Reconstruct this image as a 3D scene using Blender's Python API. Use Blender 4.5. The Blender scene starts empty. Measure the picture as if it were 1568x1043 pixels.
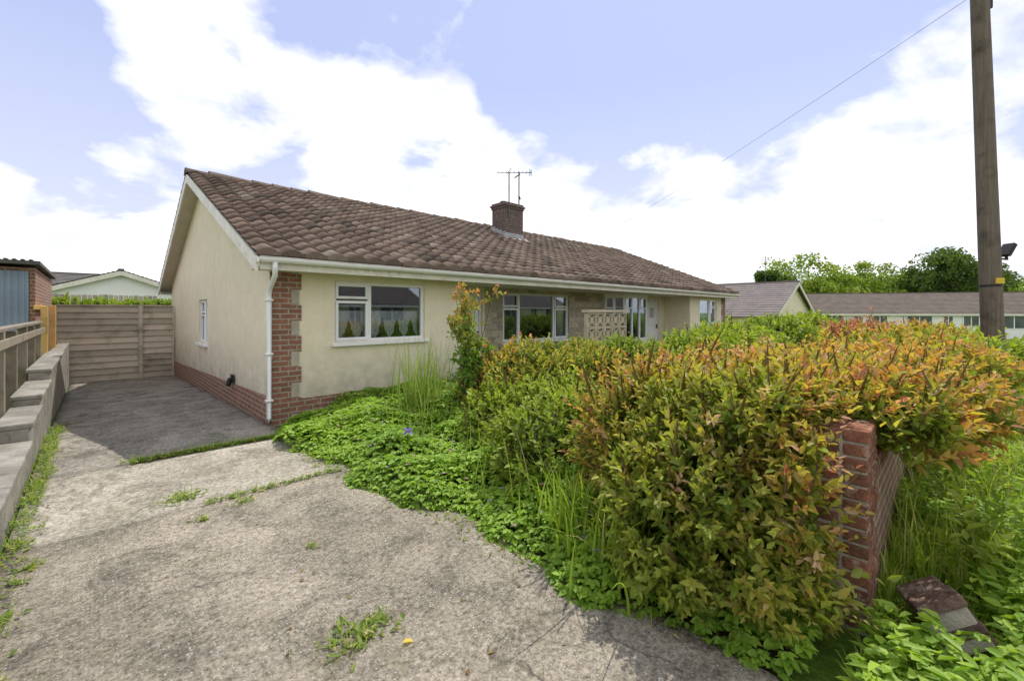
import bpy, math, random
import numpy as np
from mathutils import Vector, Matrix
random.seed(7); rng=np.random.default_rng(7)
scene=bpy.context.scene
H=1.6
YAW=math.radians(45.8)
FWD=(math.cos(YAW),math.sin(YAW)); RGT=(math.sin(YAW),-math.cos(YAW))

# ------------------------------------------------------------ materials
def new_mat(name):
    m=bpy.data.materials.new(name); m.use_nodes=True
    nt=m.node_tree; nt.nodes.clear()
    out=nt.nodes.new('ShaderNodeOutputMaterial'); b=nt.nodes.new('ShaderNodeBsdfPrincipled')
    nt.links.new(b.outputs[0],out.inputs[0])
    return m,nt,b,out
def N(nt,t,**k):
    n=nt.nodes.new(t)
    for a,v in k.items(): setattr(n,a,v)
    return n
def c4(c): return (c[0],c[1],c[2],1)
def mixc(nt,fac,a,b,blend='MIX'):
    n=N(nt,'ShaderNodeMix',data_type='RGBA',blend_type=blend)
    for i,v in ((0,fac),(6,a),(7,b)):
        if isinstance(v,(int,float)): n.inputs[i].default_value=v
        elif isinstance(v,tuple): n.inputs[i].default_value=c4(v)
        else: nt.links.new(v,n.inputs[i])
    return n.outputs[2]
def noise(nt,co,scale,detail=5,rough=.6,dist=0):
    n=N(nt,'ShaderNodeTexNoise'); n.inputs['Scale'].default_value=scale
    n.inputs['Detail'].default_value=detail; n.inputs['Roughness'].default_value=rough
    n.inputs['Distortion'].default_value=dist
    nt.links.new(co,n.inputs['Vector']); return n.outputs['Fac']
def ramp(nt,fac,a,b,ca=(0,0,0),cb=(1,1,1)):
    r=N(nt,'ShaderNodeValToRGB'); e=r.color_ramp.elements
    e[0].position=a; e[1].position=b; e[0].color=c4(ca); e[1].color=c4(cb)
    nt.links.new(fac,r.inputs[0]); return r.outputs[0]
def mulf(nt,a,k):
    n=N(nt,'ShaderNodeMath',operation='MULTIPLY'); nt.links.new(a,n.inputs[0])
    if isinstance(k,(int,float)): n.inputs[1].default_value=k
    else: nt.links.new(k,n.inputs[1])
    return n.outputs[0]
def bump(nt,b,h,strength,dist=.01,prev=None):
    n=N(nt,'ShaderNodeBump'); n.inputs['Strength'].default_value=strength; n.inputs['Distance'].default_value=dist
    nt.links.new(h,n.inputs['Height'])
    if prev: nt.links.new(prev,n.inputs['Normal'])
    nt.links.new(n.outputs[0],b.inputs['Normal']); return n.outputs[0]
def island(nt,lo,hi):
    g=N(nt,'ShaderNodeNewGeometry'); return ramp(nt,g.outputs['Random Per Island'],0,1,(lo,lo,lo),(hi,hi,hi))
def pmat(name,c1,c2,scale=3,rough=.8,bs=40,bst=.3,bd=.005,dirt=None,spec=.3,isl=None):
    m,nt,b,o=new_mat(name); co=N(nt,'ShaderNodeTexCoord').outputs['Object']
    col=mixc(nt,ramp(nt,noise(nt,co,scale),.35,.65),c1,c2)
    if dirt: col=mixc(nt,ramp(nt,noise(nt,co,scale*3.3,8,.7,.5),.52,.72),col,dirt)
    if isl: col=mixc(nt,1.0,col,island(nt,*isl),'MULTIPLY')
    nt.links.new(col,b.inputs['Base Color']); b.inputs['Roughness'].default_value=rough
    b.inputs['Specular IOR Level'].default_value=spec
    bump(nt,b,noise(nt,co,bs,4),bst,bd); return m
def brickmat(name,ca,cb,mortar,bw=.225,rh=.075,ms=.011,dist=0,white=.0,bmp=.8):
    m,nt,b,o=new_mat(name); tc=N(nt,'ShaderNodeTexCoord'); uv=tc.outputs['UV']; ob=tc.outputs['Object']
    if dist:
        nz=N(nt,'ShaderNodeTexNoise'); nz.inputs['Scale'].default_value=6; nt.links.new(uv,nz.inputs['Vector'])
        s=N(nt,'ShaderNodeVectorMath',operation='MULTIPLY_ADD'); nt.links.new(nz.outputs['Color'],s.inputs[0])
        s.inputs[1].default_value=(dist,)*3; nt.links.new(uv,s.inputs[2]); uv=s.outputs[0]
    br=N(nt,'ShaderNodeTexBrick'); nt.links.new(uv,br.inputs['Vector'])
    br.inputs['Scale'].default_value=1; br.inputs['Brick Width'].default_value=bw; br.inputs['Row Height'].default_value=rh
    br.inputs['Mortar Size'].default_value=ms; br.inputs['Mortar Smooth'].default_value=.2
    br.inputs['Color1'].default_value=c4(ca); br.inputs['Color2'].default_value=c4(cb); br.inputs['Mortar'].default_value=c4(mortar)
    col=mixc(nt,1.0,br.outputs['Color'],ramp(nt,noise(nt,ob,14,6,.7),.35,.7,(.7,.7,.7),(1.15,1.15,1.15)),'MULTIPLY')
    if white: col=mixc(nt,ramp(nt,noise(nt,ob,7,8,.75,.4),.58,.74),col,(.42,.36,.29))
    nt.links.new(col,b.inputs['Base Color']); b.inputs['Roughness'].default_value=.9
    p=bump(nt,b,noise(nt,ob,60,4),.5,.004)
    inv=N(nt,'ShaderNodeMath',operation='SUBTRACT'); inv.inputs[0].default_value=1; nt.links.new(br.outputs['Fac'],inv.inputs[1])
    bump(nt,b,inv.outputs[0],bmp,.012,p); return m
def islandbrick(name,ca,cb,pale):
    m,nt,b,o=new_mat(name); ob=N(nt,'ShaderNodeTexCoord').outputs['Object']; g=N(nt,'ShaderNodeNewGeometry')
    col=mixc(nt,g.outputs['Random Per Island'],ca,cb)
    col=mixc(nt,1.0,col,ramp(nt,noise(nt,ob,22,7,.75),.35,.7,(.5,.5,.5),(1.2,1.2,1.2)),'MULTIPLY')
    col=mixc(nt,ramp(nt,noise(nt,ob,11,9,.8,.4),.52,.66),col,pale)
    col=mixc(nt,mulf(nt,ramp(nt,noise(nt,ob,5,9,.8,.4),.52,.66),.8),col,(.10,.09,.06))
    nt.links.new(col,b.inputs['Base Color']); b.inputs['Roughness'].default_value=.95; b.inputs['Specular IOR Level'].default_value=.15
    p=bump(nt,b,noise(nt,ob,70,5,.7),.8,.006); bump(nt,b,noise(nt,ob,16,5,.7),.8,.025,p); return m
def attrmat(name,rough=.6,transl=0.0,spec=.3,lichen=False):
    m,nt,b,o=new_mat(name); a=N(nt,'ShaderNodeAttribute',attribute_name='Col'); col=a.outputs['Color']
    if lichen:
        co=N(nt,'ShaderNodeTexCoord').outputs['Object']
        col=mixc(nt,1.0,col,ramp(nt,noise(nt,co,1.1,8,.7),.35,.7,(1.1,1.1,1.1),(.72,.69,.66)),'MULTIPLY')
        col=mixc(nt,ramp(nt,noise(nt,co,9,8,.75,.3),.60,.72),col,(.25,.205,.15))
        col=mixc(nt,ramp(nt,noise(nt,co,3.7,8,.75,.3),.60,.72),col,(.065,.055,.038))
        bump(nt,b,noise(nt,co,45,4),.5,.006)
    nt.links.new(col,b.inputs['Base Color']); b.inputs['Roughness'].default_value=rough
    b.inputs['Specular IOR Level'].default_value=spec
    if transl:
        t=N(nt,'ShaderNodeBsdfTranslucent'); 
        tc=mixc(nt,1.0,col,(1.35,1.4,.6),'MULTIPLY'); nt.links.new(tc,t.inputs[0])
        mx=N(nt,'ShaderNodeMixShader'); mx.inputs[0].default_value=transl
        nt.links.new(b.outputs[0],mx.inputs[1]); nt.links.new(t.outputs[0],mx.inputs[2]); nt.links.new(mx.outputs[0],o.inputs[0])
    return m
def render_mat():
    m,nt,b,o=new_mat('cream_render'); co=N(nt,'ShaderNodeTexCoord').outputs['Object']
    col=mixc(nt,ramp(nt,noise(nt,co,1.0,8,.65),.3,.7),(.87,.79,.61),(.80,.725,.55))
    col=mixc(nt,1.0,col,ramp(nt,noise(nt,co,3.4,9,.78,.5),.3,.72,(1.0,1.0,1.0),(.85,.83,.80)),'MULTIPLY')
    mp=N(nt,'ShaderNodeMapping'); mp.inputs['Scale'].default_value=(2.2,2.2,.35); nt.links.new(co,mp.inputs[0])
    col=mixc(nt,mulf(nt,ramp(nt,noise(nt,mp.outputs[0],1.6,9,.75,.3),.55,.8),.4),col,(.50,.43,.32))
    sx=N(nt,'ShaderNodeSeparateXYZ'); nt.links.new(co,sx.inputs[0])
    mr=N(nt,'ShaderNodeMapRange'); nt.links.new(sx.outputs[2],mr.inputs[0]); mr.inputs[1].default_value=.2; mr.inputs[2].default_value=1.1; mr.inputs[3].default_value=.95; mr.inputs[4].default_value=0
    col=mixc(nt,mulf(nt,mr.outputs[0],ramp(nt,noise(nt,co,4,9,.8),.3,.62)),col,(.40,.37,.31))
    nt.links.new(col,b.inputs['Base Color']); b.inputs['Roughness'].default_value=.95; b.inputs['Specular IOR Level'].default_value=.15
    p=bump(nt,b,noise(nt,co,90,4,.7),.7,.005); bump(nt,b,noise(nt,co,5,4),.35,.02,p)
    return m
def concrete_mat(name,ca,cb,agg,peb,dark,bst,moss=.5):
    m,nt,b,o=new_mat(name); co=N(nt,'ShaderNodeTexCoord').outputs['Object']
    col=mixc(nt,ramp(nt,noise(nt,co,1.1,9,.7,.4),.38,.62),ca,cb)
    col=mixc(nt,mulf(nt,ramp(nt,noise(nt,co,2.3,10,.8,.8),.47,.61),.85),col,dark)
    n2=noise(nt,co,34,7,.85)
    col=mixc(nt,1.0,col,ramp(nt,n2,.36,.62,(.38,.365,.34),(1.5,1.47,1.4)),'MULTIPLY')
    v=N(nt,'ShaderNodeTexVoronoi'); v.inputs['Scale'].default_value=58; nt.links.new(co,v.inputs['Vector'])
    pf=ramp(nt,v.outputs['Distance'],.18,.42,(1,1,1),(0,0,0))
    sp=N(nt,'ShaderNodeSeparateColor'); nt.links.new(v.outputs['Color'],sp.inputs[0])
    mk=mulf(nt,mulf(nt,pf,ramp(nt,sp.outputs[0],.5,.8)),agg)
    col=mixc(nt,mk,col,peb)
    col=mixc(nt,mulf(nt,ramp(nt,noise(nt,co,6,9,.85,.5),.56,.66),mulf(nt,ramp(nt,noise(nt,co,60,4,.8),.45,.58),.7)),col,(.62,.59,.52))
    if moss:
        col=mixc(nt,mulf(nt,ramp(nt,noise(nt,co,1.7,10,.8,.3),.55,.66),moss),col,(.15,.14,.06))
    nz=N(nt,'ShaderNodeTexNoise'); nz.inputs['Scale'].default_value=2.5; nz.inputs['Detail'].default_value=7; nt.links.new(co,nz.inputs['Vector'])
    s=N(nt,'ShaderNodeVectorMath',operation='MULTIPLY_ADD'); nt.links.new(nz.outputs['Color'],s.inputs[0]); s.inputs[1].default_value=(.7,.7,.7); nt.links.new(co,s.inputs[2])
    v2=N(nt,'ShaderNodeTexVoronoi',feature='DISTANCE_TO_EDGE'); v2.inputs['Scale'].default_value=.36; nt.links.new(s.outputs[0],v2.inputs['Vector'])
    cm=mulf(nt,ramp(nt,v2.outputs['Distance'],.0015,.005,(1,1,1),(0,0,0)),ramp(nt,noise(nt,co,1.3,3),.4,.6))
    col=mixc(nt,mulf(nt,cm,.7),col,(.06,.055,.04))
    nt.links.new(col,b.inputs['Base Color']); b.inputs['Roughness'].default_value=.92; b.inputs['Specular IOR Level'].default_value=.2
    p=bump(nt,b,pf,bst,.006); bump(nt,b,n2,bst,.014,p); return m
def fence_mat(name,ca,cb,sc=(1.2,1.2,22)):
    m,nt,b,o=new_mat(name); tc=N(nt,'ShaderNodeTexCoord'); co=tc.outputs['Object']
    mp=N(nt,'ShaderNodeMapping'); mp.inputs['Scale'].default_value=sc; nt.links.new(co,mp.inputs[0])
    col=mixc(nt,ramp(nt,noise(nt,mp.outputs[0],1.6,8,.7,.5),.3,.7),ca,cb)
    col=mixc(nt,ramp(nt,noise(nt,co,2.3,6,.7),.5,.75),col,(ca[0]*.55,ca[1]*.55,ca[2]*.5))
    col=mixc(nt,1.0,col,island(nt,.75,1.25),'MULTIPLY')
    nt.links.new(col,b.inputs['Base Color']); b.inputs['Roughness'].default_value=.85
    bump(nt,b,noise(nt,mp.outputs[0],6,4),.5,.004); return m

M={}
M['render']=render_mat()
M['brick']=brickmat('red_brick',(.33,.14,.085),(.22,.10,.065),(.38,.33,.26),white=.3)
M['wall_brick']=brickmat('garden_wall_brick',(.34,.16,.11),(.24,.115,.085),(.44,.39,.32),white=.3,bmp=1)
M['pier_brick']=islandbrick('weathered_brick',(.33,.14,.085),(.20,.095,.065),(.42,.35,.28))
M['block_brick']=islandbrick('old_broken_brick',(.22,.14,.105),(.13,.09,.075),(.42,.37,.30))
M['dark_brick']=brickmat('chimney_brick',(.15,.085,.065),(.10,.065,.055),(.20,.185,.16),white=.2)
M['stone']=brickmat('stone_cladding',(.58,.50,.36),(.33,.29,.23),(.46,.42,.34),bw=.36,rh=.15,ms=.012,dist=.09)
M['quoin']=pmat('quoin_stone',(.46,.41,.32),(.32,.29,.24),6,.9,40,.6,.01)
M['mortar']=pmat('old_mortar',(.42,.38,.31),(.28,.25,.20),12,.95,60,.9,.01)
M['white']=pmat('white_upvc',(.84,.84,.84),(.79,.79,.77),2,.35,30,.02,.001,spec=.5)
M['fascia']=pmat('fascia_paint',(.80,.77,.69),(.68,.64,.54),3,.5,40,.1,.002,dirt=(.48,.44,.35))
M['soffit']=pmat('soffit_paint',(.72,.68,.58),(.64,.59,.49),3,.7)
M['tile']=attrmat('roof_tile',.85,0,.2,lichen=True)
M['conc1']=concrete_mat('aggregate_concrete',(.42,.375,.305),(.275,.245,.20),.9,(.66,.62,.54),(.15,.137,.11),1.0,.55)
M['conc2']=concrete_mat('smooth_concrete',(.40,.37,.32),(.28,.26,.215),.25,(.50,.47,.41),(.17,.155,.125),.4,.5)
M['conc3']=concrete_mat('old_concrete',(.32,.295,.26),(.21,.195,.17),.15,(.38,.36,.31),(.10,.092,.075),.4,.3)
M['wallconc']=pmat('wall_concrete',(.32,.30,.26),(.19,.18,.15),3,.95,50,.8,.01,dirt=(.10,.095,.07))
M['fence']=fence_mat('weathered_boards',(.42,.365,.29),(.56,.50,.41))
M['newwood']=fence_mat('new_timber',(.62,.38,.11),(.68,.45,.17),(5,5,1))
M['oldwood']=fence_mat('old_timber',(.20,.165,.12),(.30,.26,.2),(6,6,1.5))
M['pole']=fence_mat('creosote_pole',(.085,.066,.045),(.20,.165,.12),(26,26,.5))
M['black']=pmat('black_metal',(.02,.02,.02),(.03,.03,.03),5,.5)
M['grey_metal']=pmat('aerial_metal',(.10,.10,.10),(.07,.07,.07),5,.4)
M['garage']=pmat('garage_sheet',(.25,.31,.39),(.20,.25,.32),2,.5,30,.05)
M['winglass']=pmat('dark_window',(.05,.06,.07),(.10,.11,.12),2,.1,30,.0,spec=.8)
M['greytile']=pmat('grey_roof',(.11,.10,.095),(.15,.14,.13),2,.9,30,.5,.03)
M['browntile']=pmat('brown_roof',(.15,.12,.10),(.105,.085,.07),1.5,.9,8,.6,.05)
M['redtile']=pmat('mauve_roof',(.21,.175,.165),(.15,.13,.125),2,.9,8,.5,.05)
M['soil']=pmat('garden_soil',(.05,.038,.022),(.08,.06,.035),3,.95,20,.8,.02)
M['asphalt']=pmat('asphalt',(.06,.06,.06),(.05,.05,.05),2,.9,150,.5,.004)
M['paving']=pmat('paving',(.27,.26,.24),(.21,.2,.185),2,.9,80,.4,.004)
M['screen']=pmat('screen_block',(.56,.49,.36),(.44,.38,.28),5,.9,50,.5)
M['lead']=pmat('lead_flashing',(.42,.42,.42),(.33,.33,.33),5,.6)
M['yellow']=pmat('yellow_plate',(.7,.5,.05),(.65,.45,.05),5,.5)
M['interior']=pmat('room_interior',(.14,.14,.135),(.10,.10,.10),2,.9)
M['curtain']=pmat('net_curtain',(.88,.88,.89),(.6,.6,.62),22,.9)
M['leaf']=attrmat('foliage_leaf',.5,.42,.35)
M['treeleaf']=attrmat('tree_leaf',.6,.35,.2)
M['petal']=attrmat('petal',.6,.3,.2)
M['bark']=pmat('bark',(.12,.10,.065),(.07,.06,.04),8,.95,20,.8,.02)
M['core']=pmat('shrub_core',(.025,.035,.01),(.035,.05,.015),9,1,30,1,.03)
def grass_mat():
    m,nt,b,o=new_mat('grass_ground'); co=N(nt,'ShaderNodeTexCoord').outputs['Object']
    col=mixc(nt,ramp(nt,noise(nt,co,.35,8,.7),.35,.65),(.11,.19,.025),(.16,.25,.04))
    col=mixc(nt,ramp(nt,noise(nt,co,7,8,.8),.4,.7),col,(.075,.12,.02))
    nt.links.new(col,b.inputs['Base Color']); b.inputs['Roughness'].default_value=1; b.inputs['Specular IOR Level'].default_value=.1
    bump(nt,b,noise(nt,co,30,6),1,.05); return m
M['grass']=grass_mat()
def glass_mat():
    m,nt,b,o=new_mat('window_glass'); nt.nodes.remove(b)
    t=N(nt,'ShaderNodeBsdfTransparent'); t.inputs[0].default_value=(.80,.84,.85,1)
    g=N(nt,'ShaderNodeBsdfGlossy'); g.inputs['Roughness'].default_value=.02; g.inputs[0].default_value=(.80,.90,1,1)
    f=N(nt,'ShaderNodeFresnel'); f.inputs[0].default_value=1.5
    a=N(nt,'ShaderNodeMath',operation='MULTIPLY_ADD'); nt.links.new(f.outputs[0],a.inputs[0]); a.inputs[1].default_value=1.6; a.inputs[2].default_value=.14
    mx=N(nt,'ShaderNodeMixShader'); nt.links.new(a.outputs[0],mx.inputs[0]); nt.links.new(t.outputs[0],mx.inputs[1]); nt.links.new(g.outputs[0],mx.inputs[2]); nt.links.new(mx.outputs[0],o.inputs[0]); return m
M['glass']=glass_mat()

# ------------------------------------------------------------ mesh helpers
def empty(name,loc=(0,0,0)):
    e=bpy.data.objects.new(name,None); e.location=loc; e.empty_display_size=.3; scene.collection.objects.link(e); return e
class MB:
    def __init__(s,mx=None): s.v=[];s.f=[];s.mx=mx
    def add(s,vs,fs):
        o=len(s.v)
        for p in vs:
            p=Vector(p)
            if s.mx: p=s.mx@p
            s.v.append(tuple(p))
        for f in fs: s.f.append(tuple(o+i for i in f))
    def box(s,x0,x1,y0,y1,z0,z1):
        s.add([(x0,y0,z0),(x1,y0,z0),(x1,y1,z0),(x0,y1,z0),(x0,y0,z1),(x1,y0,z1),(x1,y1,z1),(x0,y1,z1)],
              [(0,3,2,1),(4,5,6,7),(0,1,5,4),(1,2,6,5),(2,3,7,6),(3,0,4,7)])
    def obox(s,c,u,v,w):
        c,u,v,w=map(Vector,(c,u,v,w))
        s.add([c-u-v-w,c+u-v-w,c+u+v-w,c-u+v-w,c-u-v+w,c+u-v+w,c+u+v+w,c-u+v+w],
              [(0,3,2,1),(4,5,6,7),(0,1,5,4),(1,2,6,5),(2,3,7,6),(3,0,4,7)])
    def quad(s,a,b,c,d): s.add([a,b,c,d],[(0,1,2,3)])
    def tube(s,pts,rad,n=8):
        pts=[Vector(p) for p in pts]
        if not hasattr(rad,'__len__'): rad=[rad]*len(pts)
        vs=[];fs=[]
        for i,p in enumerate(pts):
            d=(pts[min(i+1,len(pts)-1)]-pts[max(i-1,0)]).normalized()
            a=Vector((1,0,0))
            if abs(d.z)<.99: a=d.cross(Vector((0,0,1))).normalized()
            b=d.cross(a)
            for k in range(n):
                t=2*math.pi*k/n; vs.append(p+rad[i]*(a*math.cos(t)+b*math.sin(t)))
        for i in range(len(pts)-1):
            for k in range(n):
                fs.append((i*n+k,i*n+(k+1)%n,(i+1)*n+(k+1)%n,(i+1)*n+k))
        fs.append(tuple(range(n))[::-1]); fs.append(tuple((len(pts)-1)*n+k for k in range(n)))
        s.add(vs,fs)
    def build(s,name,mat,parent=None,bevel=0,smooth=False):
        me=bpy.data.meshes.new(name); me.from_pydata(s.v,[],s.f); me.update()
        uv=me.uv_layers.new(name='UVMap')
        for p in me.polygons:
            n=p.normal; ax=max(range(3),key=lambda i:abs(n[i]))
            for li in p.loop_indices:
                c=me.vertices[me.loops[li].vertex_index].co
                uv.data[li].uv=(c[1],c[2]) if ax==0 else ((c[0],c[2]) if ax==1 else (c[0],c[1]))
            p.use_smooth=smooth
        me.materials.append(M[mat]); ob=bpy.data.objects.new(name,me); scene.collection.objects.link(ob)
        if parent: ob.parent=parent
        if bevel:
            b=ob.modifiers.new('b','BEVEL'); b.width=bevel; b.segments=2; b.limit_method='ANGLE'
        return ob
def np_mesh(name,V,F,mat,col=None,parent=None,smooth=False):
    k=F.shape[1]; me=bpy.data.meshes.new(name)
    me.vertices.add(len(V)); me.vertices.foreach_set('co',V.astype(np.float32).ravel())
    me.loops.add(F.size); me.loops.foreach_set('vertex_index',F.astype(np.int32).ravel())
    me.polygons.add(len(F)); me.polygons.foreach_set('loop_start',np.arange(0,F.size,k,dtype=np.int32))
    me.update(calc_edges=True)
    if col is not None:
        a=me.color_attributes.new('Col','FLOAT_COLOR','POINT')
        a.data.foreach_set('color',np.concatenate([col,np.ones((len(col),1))],1).astype(np.float32).ravel())
    if smooth: me.polygons.foreach_set('use_smooth',np.ones(len(F),bool))
    me.materials.append(M[mat]); ob=bpy.data.objects.new(name,me); scene.collection.objects.link(ob)
    if parent: ob.parent=parent
    return ob

def wall(mb,axis,c,sgn,u0,u1,z0,z1,ops,reveal=.14):
    us=sorted({u0,u1,*[o[0] for o in ops],*[o[1] for o in ops]}); zs=sorted({z0,z1,*[o[2] for o in ops],*[o[3] for o in ops]})
    P=(lambda u,z,d=0:(u,c-sgn*d,z)) if axis=='y' else (lambda u,z,d=0:(c-sgn*d,u,z))
    for i in range(len(us)-1):
        for j in range(len(zs)-1):
            a,b,p,q=us[i],us[i+1],zs[j],zs[j+1]; m,n=(a+b)/2,(p+q)/2
            if any(o[0]<m<o[1] and o[2]<n<o[3] for o in ops): continue
            mb.quad(P(a,p),P(b,p),P(b,q),P(a,q))
    for a,b,p,q in ops:
        mb.quad(P(a,p),P(a,p,reveal),P(b,p,reveal),P(b,p)); mb.quad(P(a,q),P(b,q),P(b,q,reveal),P(a,q,reveal))
        mb.quad(P(a,p),P(a,q),P(a,q,reveal),P(a,p,reveal)); mb.quad(P(b,p),P(b,p,reveal),P(b,q,reveal),P(b,q))
def window(parent,name,mx,w,h,mull=(),casements=(),curtain=None,sill=True,room=True,inset=.05,t=.05):
    f=MB(mx); y0,y1=inset,inset+.07
    f.box(0,w,y0,y1,0,t); f.box(0,w,y0,y1,h-t,h); f.box(0,t,y0+.001,y1,t,h-t); f.box(w-t,w,y0+.001,y1,t,h-t)
    for m in mull: f.box(m-t*.6,m+t*.6,y0+.002,y1,t,h-t)
    for (a,b,p,q) in casements:
        s=.042; yy0,yy1=y0-.018,y0+.03
        f.box(a,b,yy0,yy1,p,p+s); f.box(a,b,yy0,yy1,q-s,q); f.box(a,a+s,yy0+.001,yy1,p+s,q-s); f.box(b-s,b,yy0+.001,yy1,p+s,q-s)
        f.box((a+b)/2-.05,(a+b)/2+.05,yy0-.02,yy0,p+.012,p+.03)
    f.build(name+'_frame','white',parent,bevel=.005)
    if sill:
        s=MB(mx); s.box(-.05,w+.05,-.07,inset+.05,-.055,-.004); s.build(name+'_sill','white',parent,bevel=.006)
    g=MB(mx); g.quad((t*.5,y0+.04,t*.5),(w-t*.5,y0+.04,t*.5),(w-t*.5,y0+.04,h-t*.5),(t*.5,y0+.04,h-t*.5)); g.build(name+'_glass','glass',parent)
    if room:
        r=MB(mx); d=1.6; y=.15
        r.quad((-.3,d,-.4),(w+.3,d,-.4),(w+.3,d,h+.15),(-.3,d,h+.15)); r.quad((-.3,y,-.4),(w+.3,y,-.4),(w+.3,d,-.4),(-.3,d,-.4))
        r.quad((-.3,y,h+.15),(-.3,d,h+.15),(w+.3,d,h+.15),(w+.3,y,h+.15)); r.quad((-.3,y,-.4),(-.3,d,-.4),(-.3,d,h+.15),(-.3,y,h+.15)); r.quad((w+.3,y,-.4),(w+.3,y,h+.15),(w+.3,d,h+.15),(w+.3,d,-.4))
        r.build(name+'_room','interior',parent)
    if curtain:
        c=MB(mx); n=120
        for (a,b,zt,zb,scal,per) in curtain:
            vs=[];fs=[]
            rows=6
            for i in range(n+1):
                s=i/n; u=a+(b-a)*s; zbot=zb+scal*(1-abs(math.sin(math.pi*s*per)))
                for j in range(rows):
                    q=j/(rows-1); z=zt+(zbot-zt)*q
                    vs.append((u,.2+.018*math.sin(s*n*.9+q*1.5)+.01*math.sin(s*23),z))
            for i in range(n):
                for j in range(rows-1): fs.append((i*rows+j,(i+1)*rows+j,(i+1)*rows+j+1,i*rows+j+1))
            c.add(vs,fs)
        c.build(name+'_curtain','curtain',parent,smooth=True)
def MX(ox,oy,oz,rot): return Matrix.Translation((ox,oy,oz))@Matrix.Rotation(rot,4,'Z')

def gh(x,y):
    x=np.asarray(x,float); y=np.asarray(y,float)
    return -.035*np.clip(y-7,0,11)-.06*np.clip(x-20,0,18)*1.0

# ------------------------------------------------------------ GROUND
def axis(lo,hi,near0,near1,step):
    a=list(np.arange(near0,near1+1e-6,step)); s=step
    x=near1
    while x<hi: s*=1.35; x+=s; a.append(x)
    s=step;x=near0;L=[]
    while x>lo: s*=1.35;x-=s;L.append(x)
    return np.array(L[::-1]+a)
gx=axis(-900,900,-6,26,.5); gy=axis(-900,900,-6,24,.5)
X,Y=np.meshgrid(gx,gy,indexing='ij'); Z=gh(X,Y)-.02-.25*((Y<-3.3)&(Y>-9.3))*((X<20))
V=np.stack([X,Y,Z],-1).reshape(-1,3); nx,ny=len(gx),len(gy)
I=np.arange(nx*ny).reshape(nx,ny); F=np.stack([I[:-1,:-1],I[1:,:-1],I[1:,1:],I[:-1,1:]],-1).reshape(-1,4)
np_mesh('ground',V,F,'grass')
def slab(name,x0,x1,y0,y1,mat,z,th=.06,parent=None,step=.12):
    xs=np.linspace(x0,x1,max(2,int((x1-x0)/step)+1)); ys=np.linspace(y0,y1,max(2,int((y1-y0)/step)+1))
    X,Y=np.meshgrid(xs,ys,indexing='ij')
    Z=gh(X,Y)+z+.005*np.sin(X*3.1+Y*1.7)*np.sin(Y*2.3-X)
    n=X.shape; X=X.copy();Y=Y.copy()
    Y[:,0]+=rng.normal(0,.008,n[0]); Y[:,-1]+=rng.normal(0,.008,n[0])
    V=np.stack([X,Y,Z],-1).reshape(-1,3); I=np.arange(V.shape[0]).reshape(n)
    F=np.stack([I[:-1,:-1],I[1:,:-1],I[1:,1:],I[:-1,1:]],-1).reshape(-1,4)
    rim=np.concatenate([I[:,0],I[-1,1:],I[-2::-1,-1],I[0,-2:0:-1]]); lo=V[rim].copy(); lo[:,2]-=th
    k=len(V); j=np.arange(len(rim)); V=np.concatenate([V,lo]); F2=np.stack([rim,k+j,k+np.roll(j,-1),np.roll(rim,-1)],-1)
    return np_mesh(name,V,np.concatenate([F,F2]),mat,parent=parent)
dv=empty('driveway')
slab('entrance_slab',-.42,2.12,-1.0,4.27,'conc1',.03,parent=dv)
slab('middle_slab',-.42,1.92,4.30,5.98,'conc2',.022,parent=dv)
slab('rear_slab',-.42,1.80,6.01,11.3,'conc3',.02,parent=dv)
slab('back_slab',-.42,1.80,11.33,16.9,'conc3',.016,parent=dv)
g=MB(); g.quad((2.13,.5,.0),(19,.5,.0),(19,6.7,.0),(2.0,6.7,.0)); g.build('flower_bed','soil')
g=MB(); g.box(-60,20,-3.2,-1.05,-.1,.02); g.build('pavement','paving',bevel=.01)
g=MB(); g.box(-60,20,-9.2,-3.35,-.4,-.08);g.build('road','asphalt')
g=MB()
for i in range(80): g.box(-60+i,-60+i+.992,-3.345,-3.205,-.1,.021 if -61+i<3 and -61+i>-4 else .03)
g.build('kerb','paving',bevel=.015)
# the other side of the street
g=MB(); g.box(-60,20,-11.2,-9.35,-.1,.02); g.build('pavement','paving',bevel=.01)

# ------------------------------------------------------------ MAIN BUNGALOW
bung=empty('semi_detached_bungalow',(0,0,0))
XL,XR=1.8,18.95; XC=(XL+XR)/2; YF=6.72; YR=17.4; YM=7.7; EZ=2.30; mir=lambda x:2*XC-x
EY=6.30; RY=12.05; RZ=4.74; EYB=17.8; TZ=2.36
VX0,VX1=1.50,19.25
mb=MB()
W1=(2.69,4.33,1.12,2.085); W1m=(mir(4.33),mir(2.69),1.12,2.085)
wall(mb,'y',YF,-1,XL,5.2,-.3,EZ,[W1]); wall(mb,'y',YF,-1,mir(5.2),XR,-.3,EZ,[W1m])
D1=(5.62,6.52,.05,2.1); W2=(7.17,9.77,.85,2.08)
Dm=(mir(6.52),mir(5.62),.05,2.1)
mb.quad((5.2,YF,-.3),(5.2,YM,-.3),(5.2,YM,EZ),(5.2,YF,EZ)); mb.quad((mir(5.2),YF,-.3),(mir(5.2),YM,-.3),(mir(5.2),YM,EZ),(mir(5.2),YF,EZ))
SW=(11.45,12.5,.886,1.885)
wall(mb,'x',XL,-1,YF,YR,-.6,EZ,[SW]); wall(mb,'x',XR,1,YF,YR,-.6,EZ,[])
wall(mb,'y',YR,1,XL,XR,-.6,EZ,[])
zt=TZ+(RZ-TZ)*(YF-EY)/(RY-EY)-.06
for x in (XL,XR): mb.add([(x,YF,EZ),(x,YR,EZ),(x,YR,zt),(x,RY,RZ-.06),(x,YF,zt)],[(0,1,2,3,4)])
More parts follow.
